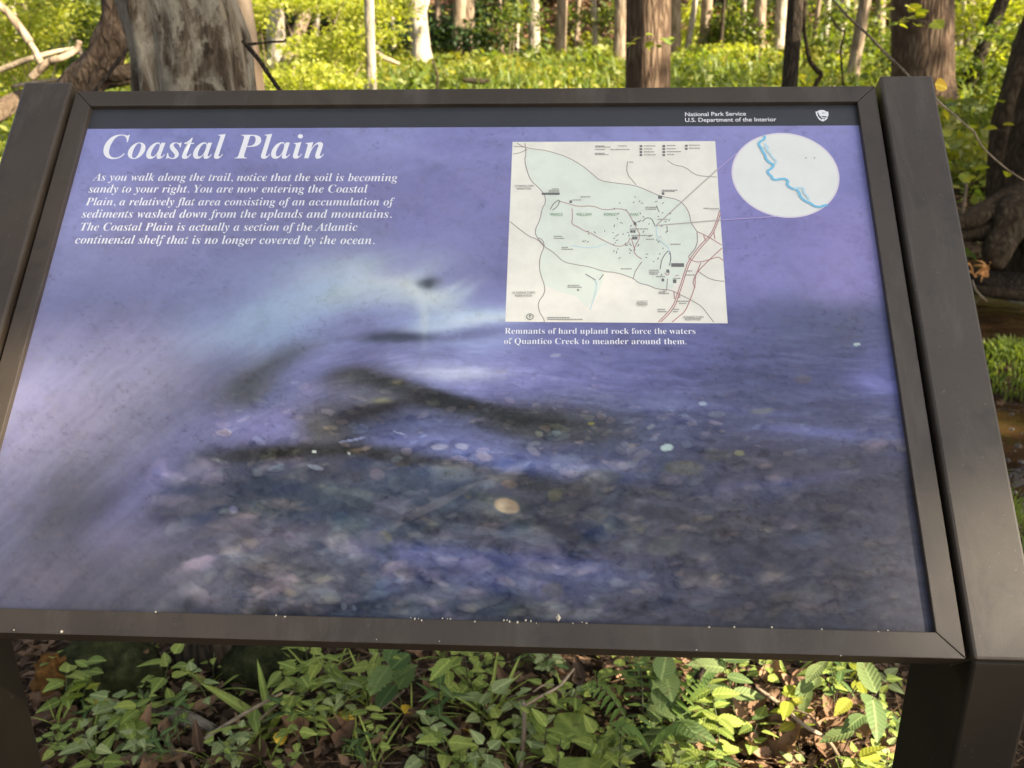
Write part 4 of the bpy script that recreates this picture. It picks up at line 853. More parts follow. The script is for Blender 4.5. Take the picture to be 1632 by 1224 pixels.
thing_loft('log', 'thin pale brown log half sunk below the wet dark log', 'log', [at(1540, 460, 6.0), at(1580, 466, 5.95), at(1630, 473, 5.9), at(1700, 480, 5.9)], [.03, .035, .035, .03], M['bark_root'], seg=14, rough=.3, sub=6, seed=8)

# orange root tuft on the log
tf = empty('root_tuft', at(1562, 440, 5.9)); tag(tf, 'tangle of bright orange rootlets on the end of the wet log', 'roots')
M['orange'] = flat_mat('orange_rootlet', (0.62, 0.30, 0.10), .7)
for i in range(16):
    a = rnd.uniform(math.radians(20), math.radians(200)); l_ = rnd.uniform(.05, .14); s_ = at(1562 + rnd.uniform(-12, 14), 438 + rnd.uniform(-6, 4), 5.86)
    loft('rootlet', [s_, s_ + Vector((math.cos(a) * l_ * .5, rnd.uniform(-.04, .02), math.sin(a) * l_ * .5 + .01)), s_ + Vector((math.cos(a + .5) * l_, -.03, math.sin(a + .4) * l_ * .8 - .01))], [.006, .005, .002], M['orange'], tf, 5, sub=2)
thing_loft('twig', 'thin tan twig hanging from the root tuft toward the water', 'twig', [at(1550, 447, 5.7), at(1555, 462, 5.6), at(1566, 474, 5.6), at(1573, 480, 5.6)], [.006, .006, .006, .004], M['twig_pale'], seg=6, sub=3)

# ------------------------------------------------------------------ understory
def shrub(label, px, py, Y, w_, h_, n, matk, size, cat='shrub', stems=5, name='understory_shrub', group=None):
    c = at(px, py, Y); gz = ground_h(c.x, c.y); root = empty(name, (c.x, c.y, min(gz, c.z))); tag(root, label, cat, group)
    r = np.random.RandomState(int(px * 3 + Y)); k_ = 12
    cl = r.normal(size=(k_, 3)) * [w_ * .30, w_ * .30, h_ * .26] + [c.x, c.y, c.z]
    C_ = cl[r.randint(0, k_, n)] + r.normal(size=(n, 3)) * [w_ * .14, w_ * .14, h_ * .12]
    C_[:, 2] = np.maximum(C_[:, 2], gz + .03)
    leaf_cloud('foliage', C_, r.uniform(.6, 1.4, n) * size, M[matk], root, seed=int(px), origin=root.location)
    for i in range(stems):
        e = Vector(cl[i]); b = Vector((c.x + rnd.uniform(-.1, .1), c.y + rnd.uniform(-.1, .1), gz - .05)); m_ = b.lerp(e, .5) + Vector((rnd.uniform(-.1, .1), 0, .1))
        loft('stem', [b, m_, e], [.014, .010, .005], M['bark_tan'], root, 6, sub=3)
    return root
shrub('bright yellow-green rounded bush glowing in sun right of the pale grey trunk', 530, 78, 17, 1.5, 1.15, 3600, 'leaf_bright', .09)
shrub('low yellowish bush spreading below the pale grey trunk', 470, 118, 14, 1.3, .5, 1500, 'leaf_bright', .08)
shrub('tall yellow-green sapling foliage at the far left edge', 30, 40, 16, 1.7, 1.5, 3200, 'leaf_bright', .10)
shrub('sunlit leafy sapling left of the leaning flaky trunk', 120, 30, 20, 2.4, 1.2, 3600, 'leaf_under', .13)
shrub('dark green layered boughs behind the fallen branches at left', 110, 50, 24, 3.0, 1.4, 3000, 'leaf_dark', .16)
shrub('hanging yellow leaf sprays above the slim sunlit trunk', 590, 6, 22, 2.4, .7, 1800, 'leaf_bright', .12)
shrub('yellow leaves hanging over the gap right of the dead trunk', 418, 10, 18, 1.0, .9, 1200, 'leaf_bright', .10)
shrub('yellow leaf sprays over the leaning brown trunk', 480, 2, 19, 1.6, .4, 900, 'leaf_bright', .10)
shrub('dark green evergreen bush between the white trunk and the twin trunks', 705, 55, 29, 1.5, 1.3, 1100, 'leaf_dark', .16)
shrub('dark green shrub right of the twin trunks', 790, 45, 29, 2.0, 1.3, 2200, 'leaf_dark', .16)
shrub('dim shrub just left of the white middle trunk', 635, 55, 31, 2.0, 1.4, 900, 'leaf_dark', .16)
shrub('loose green sapling leaves above the thin sapling trunk', 815, 20, 27, 1.6, 1.0, 600, 'leaf_under', .14)
shrub('green understory tangle left of the wide furrowed brown trunk', 945, 30, 31, 2.0, 1.2, 600, 'leaf_under', .15)
shrub('bright leaves between the grey trunk and the thin leaning trunk', 1098, 40, 32, 1.0, 1.6, 900, 'leaf_bright', .14)
shrub('dense green bush between the grey trunk and the warm tan trunk', 1168, 55, 29, 1.7, 1.5, 2200, 'leaf_under', .14)
shrub('sunlit low leaves at the foot of the grey trunk right of the leaning one', 1150, 82, 27, 2.6, .5, 1800, 'leaf_bright', .12)
shrub('green leaves filling the gaps right of the slim dark trunk', 1300, 40, 32, 2.4, 1.6, 2000, 'leaf_under', .15)
shrub('shaded shrub left of the big reddish trunk', 1390, 60, 26, 2.0, 1.5, 2000, 'leaf_under', .14)
shrub('bright yellow-green foliage at the upper right edge above the bank', 1615, 40, 17, 1.6, 1.3, 2800, 'leaf_bright', .11)
shrub('mid green undergrowth between the reddish trunk and the leaning dark trunk', 1545, 90, 16, 1.8, .7, 2200, 'leaf_under', .10)
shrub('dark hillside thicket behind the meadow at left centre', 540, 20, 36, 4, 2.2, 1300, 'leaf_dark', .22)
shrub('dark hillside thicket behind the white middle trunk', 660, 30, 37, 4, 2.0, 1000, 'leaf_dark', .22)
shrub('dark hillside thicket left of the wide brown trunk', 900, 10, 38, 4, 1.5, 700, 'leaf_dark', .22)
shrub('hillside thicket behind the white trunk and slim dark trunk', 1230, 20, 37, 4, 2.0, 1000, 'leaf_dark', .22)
shrub('hillside thicket in the far right gap behind leaning trunks', 1560, 30, 36, 4.5, 2.4, 2600, 'leaf_under', .22)
shrub('hillside thicket at the far left behind the saplings', 60, 20, 36, 6, 2.6, 3000, 'leaf_under', .22)

# far wood that closes the view up the slope
r = np.random.RandomState(77); n = 26000
C_ = np.stack([r.uniform(-60, 70, n), r.uniform(44, 62, n), r.uniform(0, 1, n)], 1)
C_[:, 2] = 0.022 * 30 + 0.40 * (C_[:, 1] - 33) + C_[:, 2] ** 1.3 * 9
cl = r.uniform(-1, 1, (n, 3)) * .0
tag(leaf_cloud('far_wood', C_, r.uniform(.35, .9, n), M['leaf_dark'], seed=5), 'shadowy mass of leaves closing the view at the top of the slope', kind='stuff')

# ground cover over the meadow and the banks (nobody could count it)
r = np.random.RandomState(21)
def cover(name, n, xr, yr, size, hmax, matk, seed, yexp=1.0, keep=None, up=.35, lab=None):
    rr_ = np.random.RandomState(seed); pts = []
    X = rr_.uniform(*xr, n); Yy = yr[0] + (yr[1] - yr[0]) * rr_.uniform(0, 1, n) ** yexp
    for x, y in zip(X, Yy):
        if keep and not keep(x, y): continue
        cnt = 1
        pts.append((x, y, ground_h(x, y) + rr_.uniform(0.01, 1) ** .8 * hmax * max(.15, 0.75 + 1.3 * mn.noise(Vector((x * .7, y * .7, 9))))))
    P = np.array(pts); s_ = rr_.uniform(.6, 1.4, len(P)) * size * (0.6 + P[:, 1] / (yr[1]) * .8)
    return tag(leaf_cloud(name, P, s_, M[matk], seed=seed, up=up), lab, kind='stuff')
inview = lambda x, y: abs(x - .02 * y) < 0.62 * y + 1.2
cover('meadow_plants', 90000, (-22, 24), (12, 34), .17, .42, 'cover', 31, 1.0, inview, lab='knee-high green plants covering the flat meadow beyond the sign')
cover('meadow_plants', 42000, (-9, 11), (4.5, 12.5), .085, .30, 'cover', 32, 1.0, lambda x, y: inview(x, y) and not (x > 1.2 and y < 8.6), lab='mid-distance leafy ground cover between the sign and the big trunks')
cover('bank_plants', 12000, (2.6, 9), (8.6, 13), .10, .42, 'cover', 33, 1.0, inview, lab='leafy green plants on the creek\'s far bank, right of the sign')
cover('bank_plants', 1800, (-4.5, 1.25), (2.6, 4.6), .07, .22, 'cover', 34, 1.0, inview, lab='sparse leafy plants behind the sign')
cover('slope_litter', 26000, (-26, 30), (33, 44), .26, .05, 'litter', 35, 1.0, inview, 1.2, lab='dead leaves strewn over the slope behind the meadow')
cover('slope_plants', 4200, (-24, 28), (32, 42), .24, .7, 'leaf_under', 36, 1.0, inview, lab='low green plants scattered up the slope')
# blades of grass: thin arched triangles
def blades(name, n, area, hgt, wid, matk, seed, lab, keep=None):
    rr_ = np.random.RandomState(seed); V_ = []
    for i in range(n):
        x, y = area(rr_)
        if keep and not keep(x, y): continue
        z = ground_h(x, y); a = rr_.uniform(0, math.tau); h = hgt * rr_.uniform(.4, 1.1); b = h * rr_.uniform(.15, .9); w_ = wid * rr_.uniform(.6, 1.3)
        dx, dy = math.cos(a), math.sin(a); sx, sy = -dy * w_, dx * w_
        p0, p1, p2 = (x, y, z - .01), (x + dx * b * .35, y + dy * b * .35, z + h * .65), (x + dx * b, y + dy * b, z + h * (1 - .25 * b / h))
        V_ += [(p0[0] - sx, p0[1] - sy, p0[2]), (p0[0] + sx, p0[1] + sy, p0[2]), (p1[0] + sx, p1[1] + sy, p1[2]), (p1[0] - sx, p1[1] - sy, p1[2]),
               (p1[0] - sx, p1[1] - sy, p1[2]), (p1[0] + sx, p1[1] + sy, p1[2]), (p2[0] + sx * .15, p2[1] + sy * .15, p2[2]), (p2[0] - sx * .15, p2[1] - sy * .15, p2[2])]
    return tag(np_mesh(name, np.array(V_), 4, M[matk]), lab, kind='stuff')
M['grass'] = leaf_mat('grass_blade', [(0.11, 0.17, 0.035), (0.16, 0.21, 0.045), (0.22, 0.25, 0.06)], .4, vein=False)
blades('grass', 9000, lambda q_: (q_.normal(2.5, .5), q_.normal(4.8, .42)), .07, .004, 'grass', 41, 'bright green grass on the little bar in the creek', lambda x, y: ground_h(x, y) > WATER_Z + .01)
blades('grass', 6000, lambda q_: (q_.uniform(-14, 16), q_.uniform(13, 24)), .62, .016, 'grass', 42, 'tall grass blades standing among the meadow plants', inview)
blades('grass', 2200, lambda q_: (q_.uniform(1.0, 1.8), q_.uniform(1.8, 3.0)), .10, .003, 'grass', 43, 'short grass on the near creek edge beside the right leg', lambda x, y: ground_h(x, y) > WATER_Z + .01)
cover('leaf_litter', 7000, (2.4, 6.5), (5.9, 9.6), .06, .03, 'litter', 37, 1.0, lambda x, y: inview(x, y) and ground_h(x, y) > WATER_Z, 1.2, lab='dead leaves and bits on the dark far bank of the creek')
cover('bank_plants', 420, (2.6, 6), (6.6, 9.0), .10, .30, 'leaf_under', 38, 1.0, inview, lab='a few scattered plants on the dark far bank')
cover('leaf_litter', 900, (1.3, 2.6), (2.2, 4.6), .05, .02, 'litter', 39, 1.0, lambda x, y: ground_h(x, y) > WATER_Z, 1.2, lab='dead leaves on the near creek edge')
# creek gravel
rk = NM('creek_stone', .45, .5); rk.color(rk.ramp(rk.n('ShaderNodeNewGeometry').outputs['Random Per Island'], [(0, (.05, .045, .04)), (.5, (.16, .14, .12)), (1, (.36, .32, .28))]))
V_, F_ = [], []
rr_ = np.random.RandomState(9)
for i in range(900):
    x, y = rr_.normal(1.85, .42), rr_.normal(3.4, .42); z = max(ground_h(x, y), WATER_Z - .01); s_ = rr_.uniform(.008, .035) * (1.8 if rr_.rand() < .06 else 1); n0 = len(V_)
    V_ += [(x + s_ * rr_.uniform(.7, 1.2), y, z), (x - s_ * rr_.uniform(.7, 1.2), y, z), (x, y + s_, z), (x, y - s_, z), (x + s_ * .2, y, z + s_ * .6), (x, y, z - s_ * .5),]
    for a in (0, 1):
        for b in (2, 3):
            for c_ in (4, 5): F_.append((n0 + a, n0 + b, n0 + c_))
tag(mesh_obj('creek_gravel', V_, F_, rk.m, smooth=True), 'small wet stones of the riffle right of the sign', kind='stuff')

# ------------------------------------------------------------------ near floor: litter, fallen leaves, twigs, seedlings
def in_near(x, y): return -1.9 < x < 1.5 and 1.1 < y < 3.2
rr_ = np.random.RandomState(15); n = 15000
X = rr_.uniform(-2.1, 1.45, n); Yy = 1.15 + 2.4 * rr_.uniform(0, 1, n) ** 1.3
P = np.array([(x, y, ground_h(x, y) + .004 + .02 * rr_.rand()) for x, y in zip(X, Yy)])
tag(leaf_cloud('leaf_litter', P, rr_.uniform(.010, .045, n), M['litter'], seed=16, up=1.3), 'crumbled brown leaf litter on the ground under the sign', kind='stuff')
# fine dead stalks
V_ = []
for i in range(3200):
    x, y = rr_.uniform(-1.9, 1.4), 1.15 + 1.8 * rr_.rand(); z = ground_h(x, y) + .008 + .02 * rr_.rand(); a = rr_.uniform(0, math.tau); l_ = rr_.uniform(.02, .10); w_ = rr_.uniform(.0006, .0016)
    dx, dy = math.cos(a) * l_, math.sin(a) * l_; sx, sy = -math.sin(a) * w_, math.cos(a) * w_; dz = rr_.uniform(-.01, .02)
    V_ += [(x - sx, y - sy, z), (x + sx, y + sy, z), (x + dx + sx, y + dy + sy, z + dz), (x + dx - sx, y + dy - sy, z + dz)]
tag(np_mesh('leaf_litter', np.array(V_), 4, M['litter']), 'thin dead stalks and needles among the litter', kind='stuff')
n = 3600; X = rr_.uniform(-1.9, 1.3, n); Yy = 1.2 + 1.6 * rr_.rand(n)
kp = np.array([mn.noise(Vector((x * 3.5, y * 3.5, 2))) > -.05 for x, y in zip(X, Yy)]); X, Yy = X[kp], Yy[kp]
P = np.array([(x, y, ground_h(x, y) + rr_.uniform(.01, .055)) for x, y in zip(X, Yy)])
tag(leaf_cloud('ground_cover', P, rr_.uniform(.009, .026, len(P)), M['cover'], seed=19, up=1.0), 'tiny green leaves creeping through the litter under the sign', kind='stuff')

def leaf_mesh(name, L, Wd, mat, tip=1.0, seg=8, tooth=0.0, fold=0.18, curl=0.15, base=.5, wavy=0.0, fill=0):
    """one leaf along +X, blade folded along the midrib, drooping tip, edge optionally toothed"""
    V_ = []; n = seg * (2 if tooth else 1)
    r_ = random.Random(len(name) + int(L * 1000))
    for i in range(n + 1):
        t_ = i / n; w_ = Wd * (math.sin(math.pi * t_ ** base) ** tip) * .5
        if tooth and 0 < i < n: w_ *= 1 + (tooth if i % 2 else -tooth)
        z = -curl * L * t_ * t_ + wavy * L * math.sin(t_ * 9)
        x = t_ * L
        V_ += [(x, w_, z + fold * w_ + wavy * w_ * r_.uniform(-1, 1)), (x, w_ * .5, z + fold * w_ * .35), (x, 0, z), (x, -w_ * .5, z + fold * w_ * .35), (x, -w_, z + fold * w_ + wavy * w_ * r_.uniform(-1, 1))]
    F_ = [(5 * i + j, 5 * i + j + 1, 5 * i + j + 6, 5 * i + j + 5) for i in range(n) for j in range(4)]
    me_ = bpy.data.meshes.new(name); me_.from_pydata(V_, [], F_); me_.materials.append(mat); me_.polygons.foreach_set('use_smooth', [True] * len(me_.polygons)); me_.update()
    return me_
def veined(name, cols, trans=.3, vs=55, rough=.62, spots=True):
    """leaf with midrib and side veins along its own X axis"""
    k = NM(name, rough, .2); g_ = k.n('ShaderNodeObjectInfo')
    c = k.ramp(g_.outputs['Random'], [(i / (len(cols) - 1), x) for i, x in enumerate(cols)])
    tc = k.n('ShaderNodeTexCoord'); sx = k.n('ShaderNodeSeparateXYZ'); k.l(tc.outputs['Object'], sx.inputs[0])
    ay = k.math('ABSOLUTE', sx.outputs[1], 0)
    wv = k.math('SINE', k.math('MULTIPLY', k.math('SUBTRACT', sx.outputs[0], k.math('MULTIPLY', ay, .8)), vs * 12), 0)
    vein_ = k.ramp(wv, [(.80, (0, 0, 0)), (.97, (.20,) * 3)])
    mid = k.ramp(ay, [(0.0, (.45,) * 3), (0.0010, (0, 0, 0))])
    c = k.mix(vein_, c, tuple(min(1, x * 1.7 + .02) for x in cols[-1])); c = k.mix(mid, c, tuple(min(1, x * 1.9 + .02) for x in cols[-1]))
    if spots: c = k.mix(k.ramp(k.noise(k.coord(), 90, 4, .6), [(.62, (0, 0, 0)), (.68, (.55,) * 3)]), c, (.10, .075, .03))
    k.color(c)
    tr = k.n('ShaderNodeBsdfTranslucent'); k.l(k.mix(1.0, c, (1.5, 1.35, .45), 'MULTIPLY'), tr.inputs[0])
    mx = k.n('ShaderNodeMixShader'); mx.inputs[0].default_value = trans
    k.l(k.b.outputs[0], mx.inputs[1]); k.l(tr.outputs[0], mx.inputs[2]); k.l(mx.outputs[0], k.t.nodes['Material Output'].inputs[0])
    k.bump(wv, .3, .0008)
    return k.m
M['vl_mid'] = veined('fresh_leaf', [(0.14, 0.20, 0.045), (0.21, 0.28, 0.065), (0.29, 0.34, 0.08)])
M['vl_pale'] = veined('pale_leaf', [(0.19, 0.25, 0.10), (0.26, 0.32, 0.14), (0.31, 0.36, 0.16)], vs=70)
M['vl_dark'] = veined('dark_leaf', [(0.055, 0.105, 0.035), (0.08, 0.14, 0.045), (0.12, 0.175, 0.055)])
M['vl_blue'] = veined('greyish_leaf', [(0.09, 0.14, 0.05), (0.135, 0.19, 0.07), (0.17, 0.22, 0.085)], vs=48)
M['vl_yellow'] = veined('yellow_green_fresh_leaf', [(0.17, 0.24, 0.03), (0.24, 0.29, 0.035), (0.30, 0.30, 0.05)], .45)
M['gold'] = veined('golden_fallen_leaf', [(0.62, 0.40, 0.04), (0.72, 0.47, 0.06)], .2, spots=True)
M['dead'] = veined('brown_fallen_leaf', [(0.07, 0.04, 0.024), (0.16, 0.09, 0.052), (0.28, 0.17, 0.10), (0.11, 0.07, 0.045)], .08, rough=.75)
M['stem'] = flat_mat('green_stem', (.08, .10, .035), .6)
M['stemb'] = flat_mat('brown_stem', (.05, .034, .022), .7)

def place_leaf(parent, me_, p, yaw, pitch, roll, s_):
    o = bpy.data.objects.new('leaf', me_); COL.objects.link(o); o.parent = parent
    o.location = p; o.rotation_euler = (roll, -pitch, yaw); o.scale = (s_, s_ * rnd.uniform(.85, 1.15), s_)
    return o
LM = {'oval': leaf_mesh('oval_leaf', .055, .034, M['vl_mid'], .85, 8), 'oval_pale': leaf_mesh('oval_leaf_pale', .05, .034, M['vl_pale'], .8, 8), 'round': leaf_mesh('round_leaf', .034, .030, M['vl_mid'], .65, 7),
      'round_pale': leaf_mesh('round_leaf_pale', .030, .027, M['vl_pale'], .62, 7), 'lance': leaf_mesh('lance_leaf', .085, .023, M['vl_dark'], 1.0, 8, base=.7), 'beech': leaf_mesh('toothed_leaf', .095, .05, M['vl_blue'], .85, 9, tooth=.055, base=.75),
      'beech_y': leaf_mesh('toothed_leaf_yellow', .075, .035, M['vl_yellow'], .9, 8, tooth=.05, base=.7), 'elm': leaf_mesh('elm_leaf', .07, .036, M['vl_mid'], .85, 9, tooth=.05, base=.7), 'oak': leaf_mesh('lobed_leaf', .09, .055, M['vl_dark'], .7, 7, tooth=.17, base=.85),
      'blade': leaf_mesh('grass_leaf', .16, .009, M['vl_mid'], .5, 8, base=.8, curl=.35, fold=.5), 'blade_w': leaf_mesh('broad_grass_leaf', .15, .020, M['vl_mid'], .75, 8, base=.75, curl=.3, fold=.4)}
def seedling(kind, x, y, h, nl, s_, label, lean=.15, name='seedling', cat='plant', group=None, z=None):
    s_ *= .70 if kind in ('beech', 'elm', 'oak', 'lance', 'beech_y') else .80
    if h > .06: nl += 2
    gz = ground_h(x, y) if z is None else z; root = empty(name, (x, y, gz)); tag(root, label, cat, group)
    a0 = rnd.uniform(0, 6.28); tip = Vector((math.cos(a0) * lean * h * 2, math.sin(a0) * lean * h * 2, h))
    if kind in ('blade', 'blade_w'):
        for i in range(nl): place_leaf(root, LM[kind], (rnd.uniform(-.01, .01), rnd.uniform(-.01, .01), 0), rnd.uniform(0, 6.28), rnd.uniform(.6, 1.35), rnd.uniform(-.4, .4), s_ * rnd.uniform(.6, 1.2))
        return root
    st = loft('stem', [Vector((x, y, gz - .02)), Vector((x, y, gz)) + tip * .5 + Vector((0, 0, .01)), Vector((x, y, gz)) + tip], [.0016, .0013, .0008], M['stem' if rnd.random() < .6 else 'stemb'], root, 5, sub=3)
    ph = rnd.uniform(0, 6.28)
    for i in range(nl):
        t_ = 1 - (i / nl) ** 1.1 * .65; p = tip * t_; ph += 2.4 if kind not in ('beech', 'elm', 'beech_y', 'oak') else (math.pi + rnd.uniform(-.5, .5))
        pit = rnd.uniform(-.25, .35) + (.3 if i == 0 else 0)
        if kind in ('oval', 'oval_pale', 'round', 'round_pale'): p = p + Vector((math.cos(ph), math.sin(ph), .2)) * .012
        place_leaf(root, LM[kind], p, ph, pit, rnd.uniform(-.35, .35), s_ * rnd.uniform(.7, 1.15))
    return root
def gp(px, py, h=0.0):
    p = on_z(px, py, h); return p.x, p.y
# the plants one can pick out: kind, photo pixel of the crown, height, leaves, leaf scale, label
HERO = [
 ('oval', 95, 1095, .10, 6, 1.3, 'broad green seedling hugging the sign\'s left leg'), ('beech_y', 118, 1100, .09, 2, .8, 'single glowing yellow-green leaf beside the rotten orange wood'), ('elm', 140, 1050, .14, 3, 1.1, 'toothed green leaf pair arching just under the rail above the mossy stump'),
 ('oval_pale', 195, 1105, .10, 5, 1.05, 'pale oval leaves in a fan left of the golden leaf'), ('elm', 215, 1140, .09, 6, 1.35, 'long toothed leaves stretched out right of the golden leaf near the left leg'), ('oval', 245, 1060, .13, 5, 1.1, 'drooping oval leaves before the dark stump hollow'),
 ('lance', 230, 1110, .07, 4, .75, 'narrow leaves crossing below the dark stump hollow'), ('round_pale', 205, 1185, .05, 8, 1.3, 'low mat of pale round leaves at the lower left near the leg'), ('oval', 150, 1210, .05, 7, 1.1, 'leafy mat at the bottom edge beside the left leg'),
 ('oval_pale', 335, 1070, .15, 4, .8, 'small slanting seedling beside the stump\'s dark hollow'), ('blade_w', 425, 1110, .12, 6, 1.25, 'broad blades fanning up right of the fallen grey root'), ('oval', 455, 1080, .14, 7, 1.1, 'dense dark seedling under the rail, above the broad blades'),
 ('lance', 470, 1130, .08, 6, .95, 'dark pointed leaves around the two crossed pale sticks'), ('oval', 540, 1070, .14, 8, 1.1, 'cluster of bluish oval leaves beside the curled tan leaf'), ('oval_pale', 350, 1200, .07, 4, 1.0, 'pair of bright pointed leaves at the bottom left between pale sticks'),
 ('elm', 395, 1165, .06, 3, 1.0, 'toothed leaf lying over the pale crossed stick'), ('oval', 485, 1165, .10, 5, .8, 'thin upright stem with small leaves left of the orange leaf'), ('oval', 575, 1060, .16, 8, 1.05, 'round-leaved seedling just left of the large hanging leaf group'),
 ('oak', 640, 1060, .17, 5, 1.25, 'large pale green leaf group arching below the middle of the rail'), ('lance', 694, 1130, .13, 9, 1.15, 'dark star of pointed leaves in the middle under the sign'), ('elm', 700, 1050, .17, 4, 1.2, 'bright yellowish toothed leaves directly under the middle of the rail'),
 ('round', 748, 1065, .15, 4, 1.2, 'four round leaves on a thin stem right of the bright toothed leaves'), ('oval_pale', 762, 1130, .10, 4, 1.25, 'pale pointed leaf pair right of the dark star plant'), ('round_pale', 697, 1162, .08, 2, 1.35, 'single very pale round leaf below the dark star plant'),
 ('oval', 718, 1182, .10, 3, 1.5, 'large rounded leaf below the very pale round one'), ('blade', 785, 1080, .16, 9, 1.1, 'tuft of arching grass right of the four round leaves'), ('blade_w', 740, 1205, .06, 5, .9, 'broad blades near the bottom middle'), ('round_pale', 676, 1215, .05, 2, 1.6, 'pale round leaf at the bottom edge left of middle'),
 ('round', 815, 1160, .08, 8, 1.1, 'spreading round-leaved plant at the foot of the upright grey stick'), ('elm', 865, 1190, .10, 7, .9, 'leafy clump right of the upright grey stick'), ('oval', 905, 1125, .11, 8, .95, 'dull green seedling right of the pale forked stick'), ('round', 935, 1213, .07, 1, 3.6, 'largest round leaf, at the bottom edge right of the middle'),
 ('oval', 860, 1130, .12, 7, .9, 'small oval leaves spreading over the pale forked stick'), ('oval', 975, 1195, .10, 6, 1.0, 'mixed oval leaves above and right of the largest round leaf'), ('beech', 1040, 1085, .17, 2, 1.15, 'big dark ribbed leaf standing upright before the sunlit litter'), ('beech', 1090, 1110, .16, 3, 1.2, 'ribbed leaf pair right of the upright ribbed leaf'),
 ('beech', 1060, 1180, .12, 4, 1.2, 'long greyish ribbed leaves at lower right of middle'), ('oak', 1130, 1060, .20, 5, 1.35, 'big lobed leaf just under the rail above the sunlit litter'), ('lance', 1010, 1065, .15, 6, .9, 'pointed leaves left of the upright ribbed leaf'), ('elm', 1150, 1180, .12, 5, 1.0, 'ribbed leaves hanging left of the sunlit patch'),
 ('beech', 1190, 1085, .20, 5, 1.1, 'layered grey-green branchlet above the sunlit patch, nearer the middle'), ('beech', 1260, 1075, .22, 5, 1.0, 'layered grey-green branchlet over the brown sunlit stem'), ('beech_y', 1290, 1120, .16, 6, 1.1, 'bright yellow-green leaves lit in the sunny gap'), ('beech', 1350, 1095, .22, 4, 1.2, 'broad grey leaves hanging close to the right leg'),
 ('beech_y', 1390, 1210, .08, 5, 1.1, 'yellow-lit leaves at the bottom beside the right leg'), ('beech_y', 1340, 1065, .20, 4, 1.0, 'yellow sprig just under the rail near the right leg'),
 ('oval', 1100, 1215, .07, 6, 1.1, 'low oval leaves at the bottom edge right of the largest round leaf'), ('elm', 1160, 1130, .16, 6, 1.1, 'mid green toothed leaves beside the dark curved stem'),
]
for kd, px, py, h, nl, s_, lab in HERO:
    x, y = gp(px, py, h * .8); seedling(kd, x, y, h, nl, s_, lab)
# a fern
x, y = gp(1030, 1150, .1); fern = empty('fern', (x, y, ground_h(x, y))); tag(fern, 'light green feathery fern before the upright ribbed leaf', 'fern')
M['fern'] = leaf_mat('fern_frond', [(0.13, .21, .045), (.17, .25, .06)], .35)
LM['pinna'] = leaf_mesh('fern_leaflet', .030, .008, M['fern'], .7, 5)
for fi in range(5):
    a = fi * 1.25 + .4; L_ = .17; pts = [Vector(fern.location) + Vector((math.cos(a) * L_ * t_ * .8, math.sin(a) * L_ * t_ * .8, .16 * math.sin(t_ * 2.0))) for t_ in (0, .33, .66, 1)]
    fr = loft('frond', pts, [.0016, .0014, .001, .0005], M['stem'], fern, 5, sub=3)
    for i in range(11):
        t_ = .18 + i * .075; p = Vector((math.cos(a) * L_ * t_ * .8, math.sin(a) * L_ * t_ * .8, .16 * math.sin(t_ * 2.0)))
        for sd in (-1, 1):
            o = bpy.data.objects.new('leaflet', LM['pinna']); COL.objects.link(o); o.parent = fr; o.location = p; o.rotation_euler = (0, .1, a + sd * 1.25); s2 = 1.25 * math.sin(math.pi * min(.97, t_ * .9 + .1)) + .15; o.scale = (s2,) * 3
# the many others in between
LMK = [(70, 1050, 'the orange rotten wood'), (90, 1180, "the sign's left leg"), (160, 1085, 'the mossy stump'), (210, 1140, 'the stretched toothed leaves'), (200, 1208, 'the short thick stick'), (280, 1140, 'the thick grey root'), (340, 1075, 'the stump hollow'), (385, 1135, 'the long pale stick'),
       (430, 1100, 'the broad blades'), (480, 1070, 'the dark seedling under the rail'), (440, 1192, 'the rusty orange leaf'), (540, 1150, 'the orange-brown curled leaf'), (560, 1065, 'the bluish leaf cluster'), (600, 1130, 'the brown rising stick'), (644, 1150, 'the bright golden leaf'), (694, 1130, 'the dark star plant'),
       (676, 1215, 'the pale bottom leaf'), (690, 1055, 'the yellowish toothed leaves'), (755, 1070, 'the four round leaves'), (770, 1140, 'the pale pointed leaf pair'), (790, 1085, 'the arching grass tuft'), (752, 1180, 'the small golden leaf edge'), (834, 1180, 'the upright grey stick'), (880, 1095, 'the pale forked stick'),
       (935, 1213, 'the largest round leaf'), (970, 1048, 'the yellow leaf under the rail'), (1030, 1150, 'the fern'), (1040, 1085, 'the upright ribbed leaf'), (1060, 1185, 'the long greyish leaves'), (1105, 1100, 'the dark curved stem'), (1130, 1060, 'the big lobed leaf'), (1165, 1200, 'the shaded leaves by the sunny patch'),
       (1190, 1095, 'the layered branchlet'), (1250, 1150, 'the sunlit brown stem'), (1240, 1205, 'the long drooping leaf'), (1310, 1200, 'the sunny litter patch'), (1290, 1110, 'the bright yellow-green leaves'), (1345, 1110, 'the broad grey leaves'), (1400, 1180, "the sign's right leg"), (1390, 1215, 'the golden leaf by the right leg')]
def near(px, py):
    x, y, nme = min(LMK, key=lambda q: (q[0] - px) ** 2 + 1.5 * (q[1] - py) ** 2)
    dx, dy = px - x, py - y
    return ('just right of ' if dx > 0 else 'just left of ') + nme if abs(dx) > abs(dy) else ('in front of ' if dy > 0 else 'behind ') + nme
ADJ = {'round': 'round-leaved seedling', 'oval': 'oval-leaved seedling', 'elm': 'toothed-leaved seedling', 'oval_pale': 'pale oval-leaved seedling', 'round_pale': 'pale round-leaved seedling', 'lance': 'dark narrow-leaved seedling', 'blade': 'thin grass tuft'}
used = set()
def uniq(lab, alts):
    for a_ in [''] + alts:
        l_ = (a_ + ' ' + lab).strip()
        if l_ not in used: used.add(l_); return l_
    return lab
KD = ['round', 'oval', 'elm', 'oval_pale', 'round_pale', 'lance', 'blade', 'round']
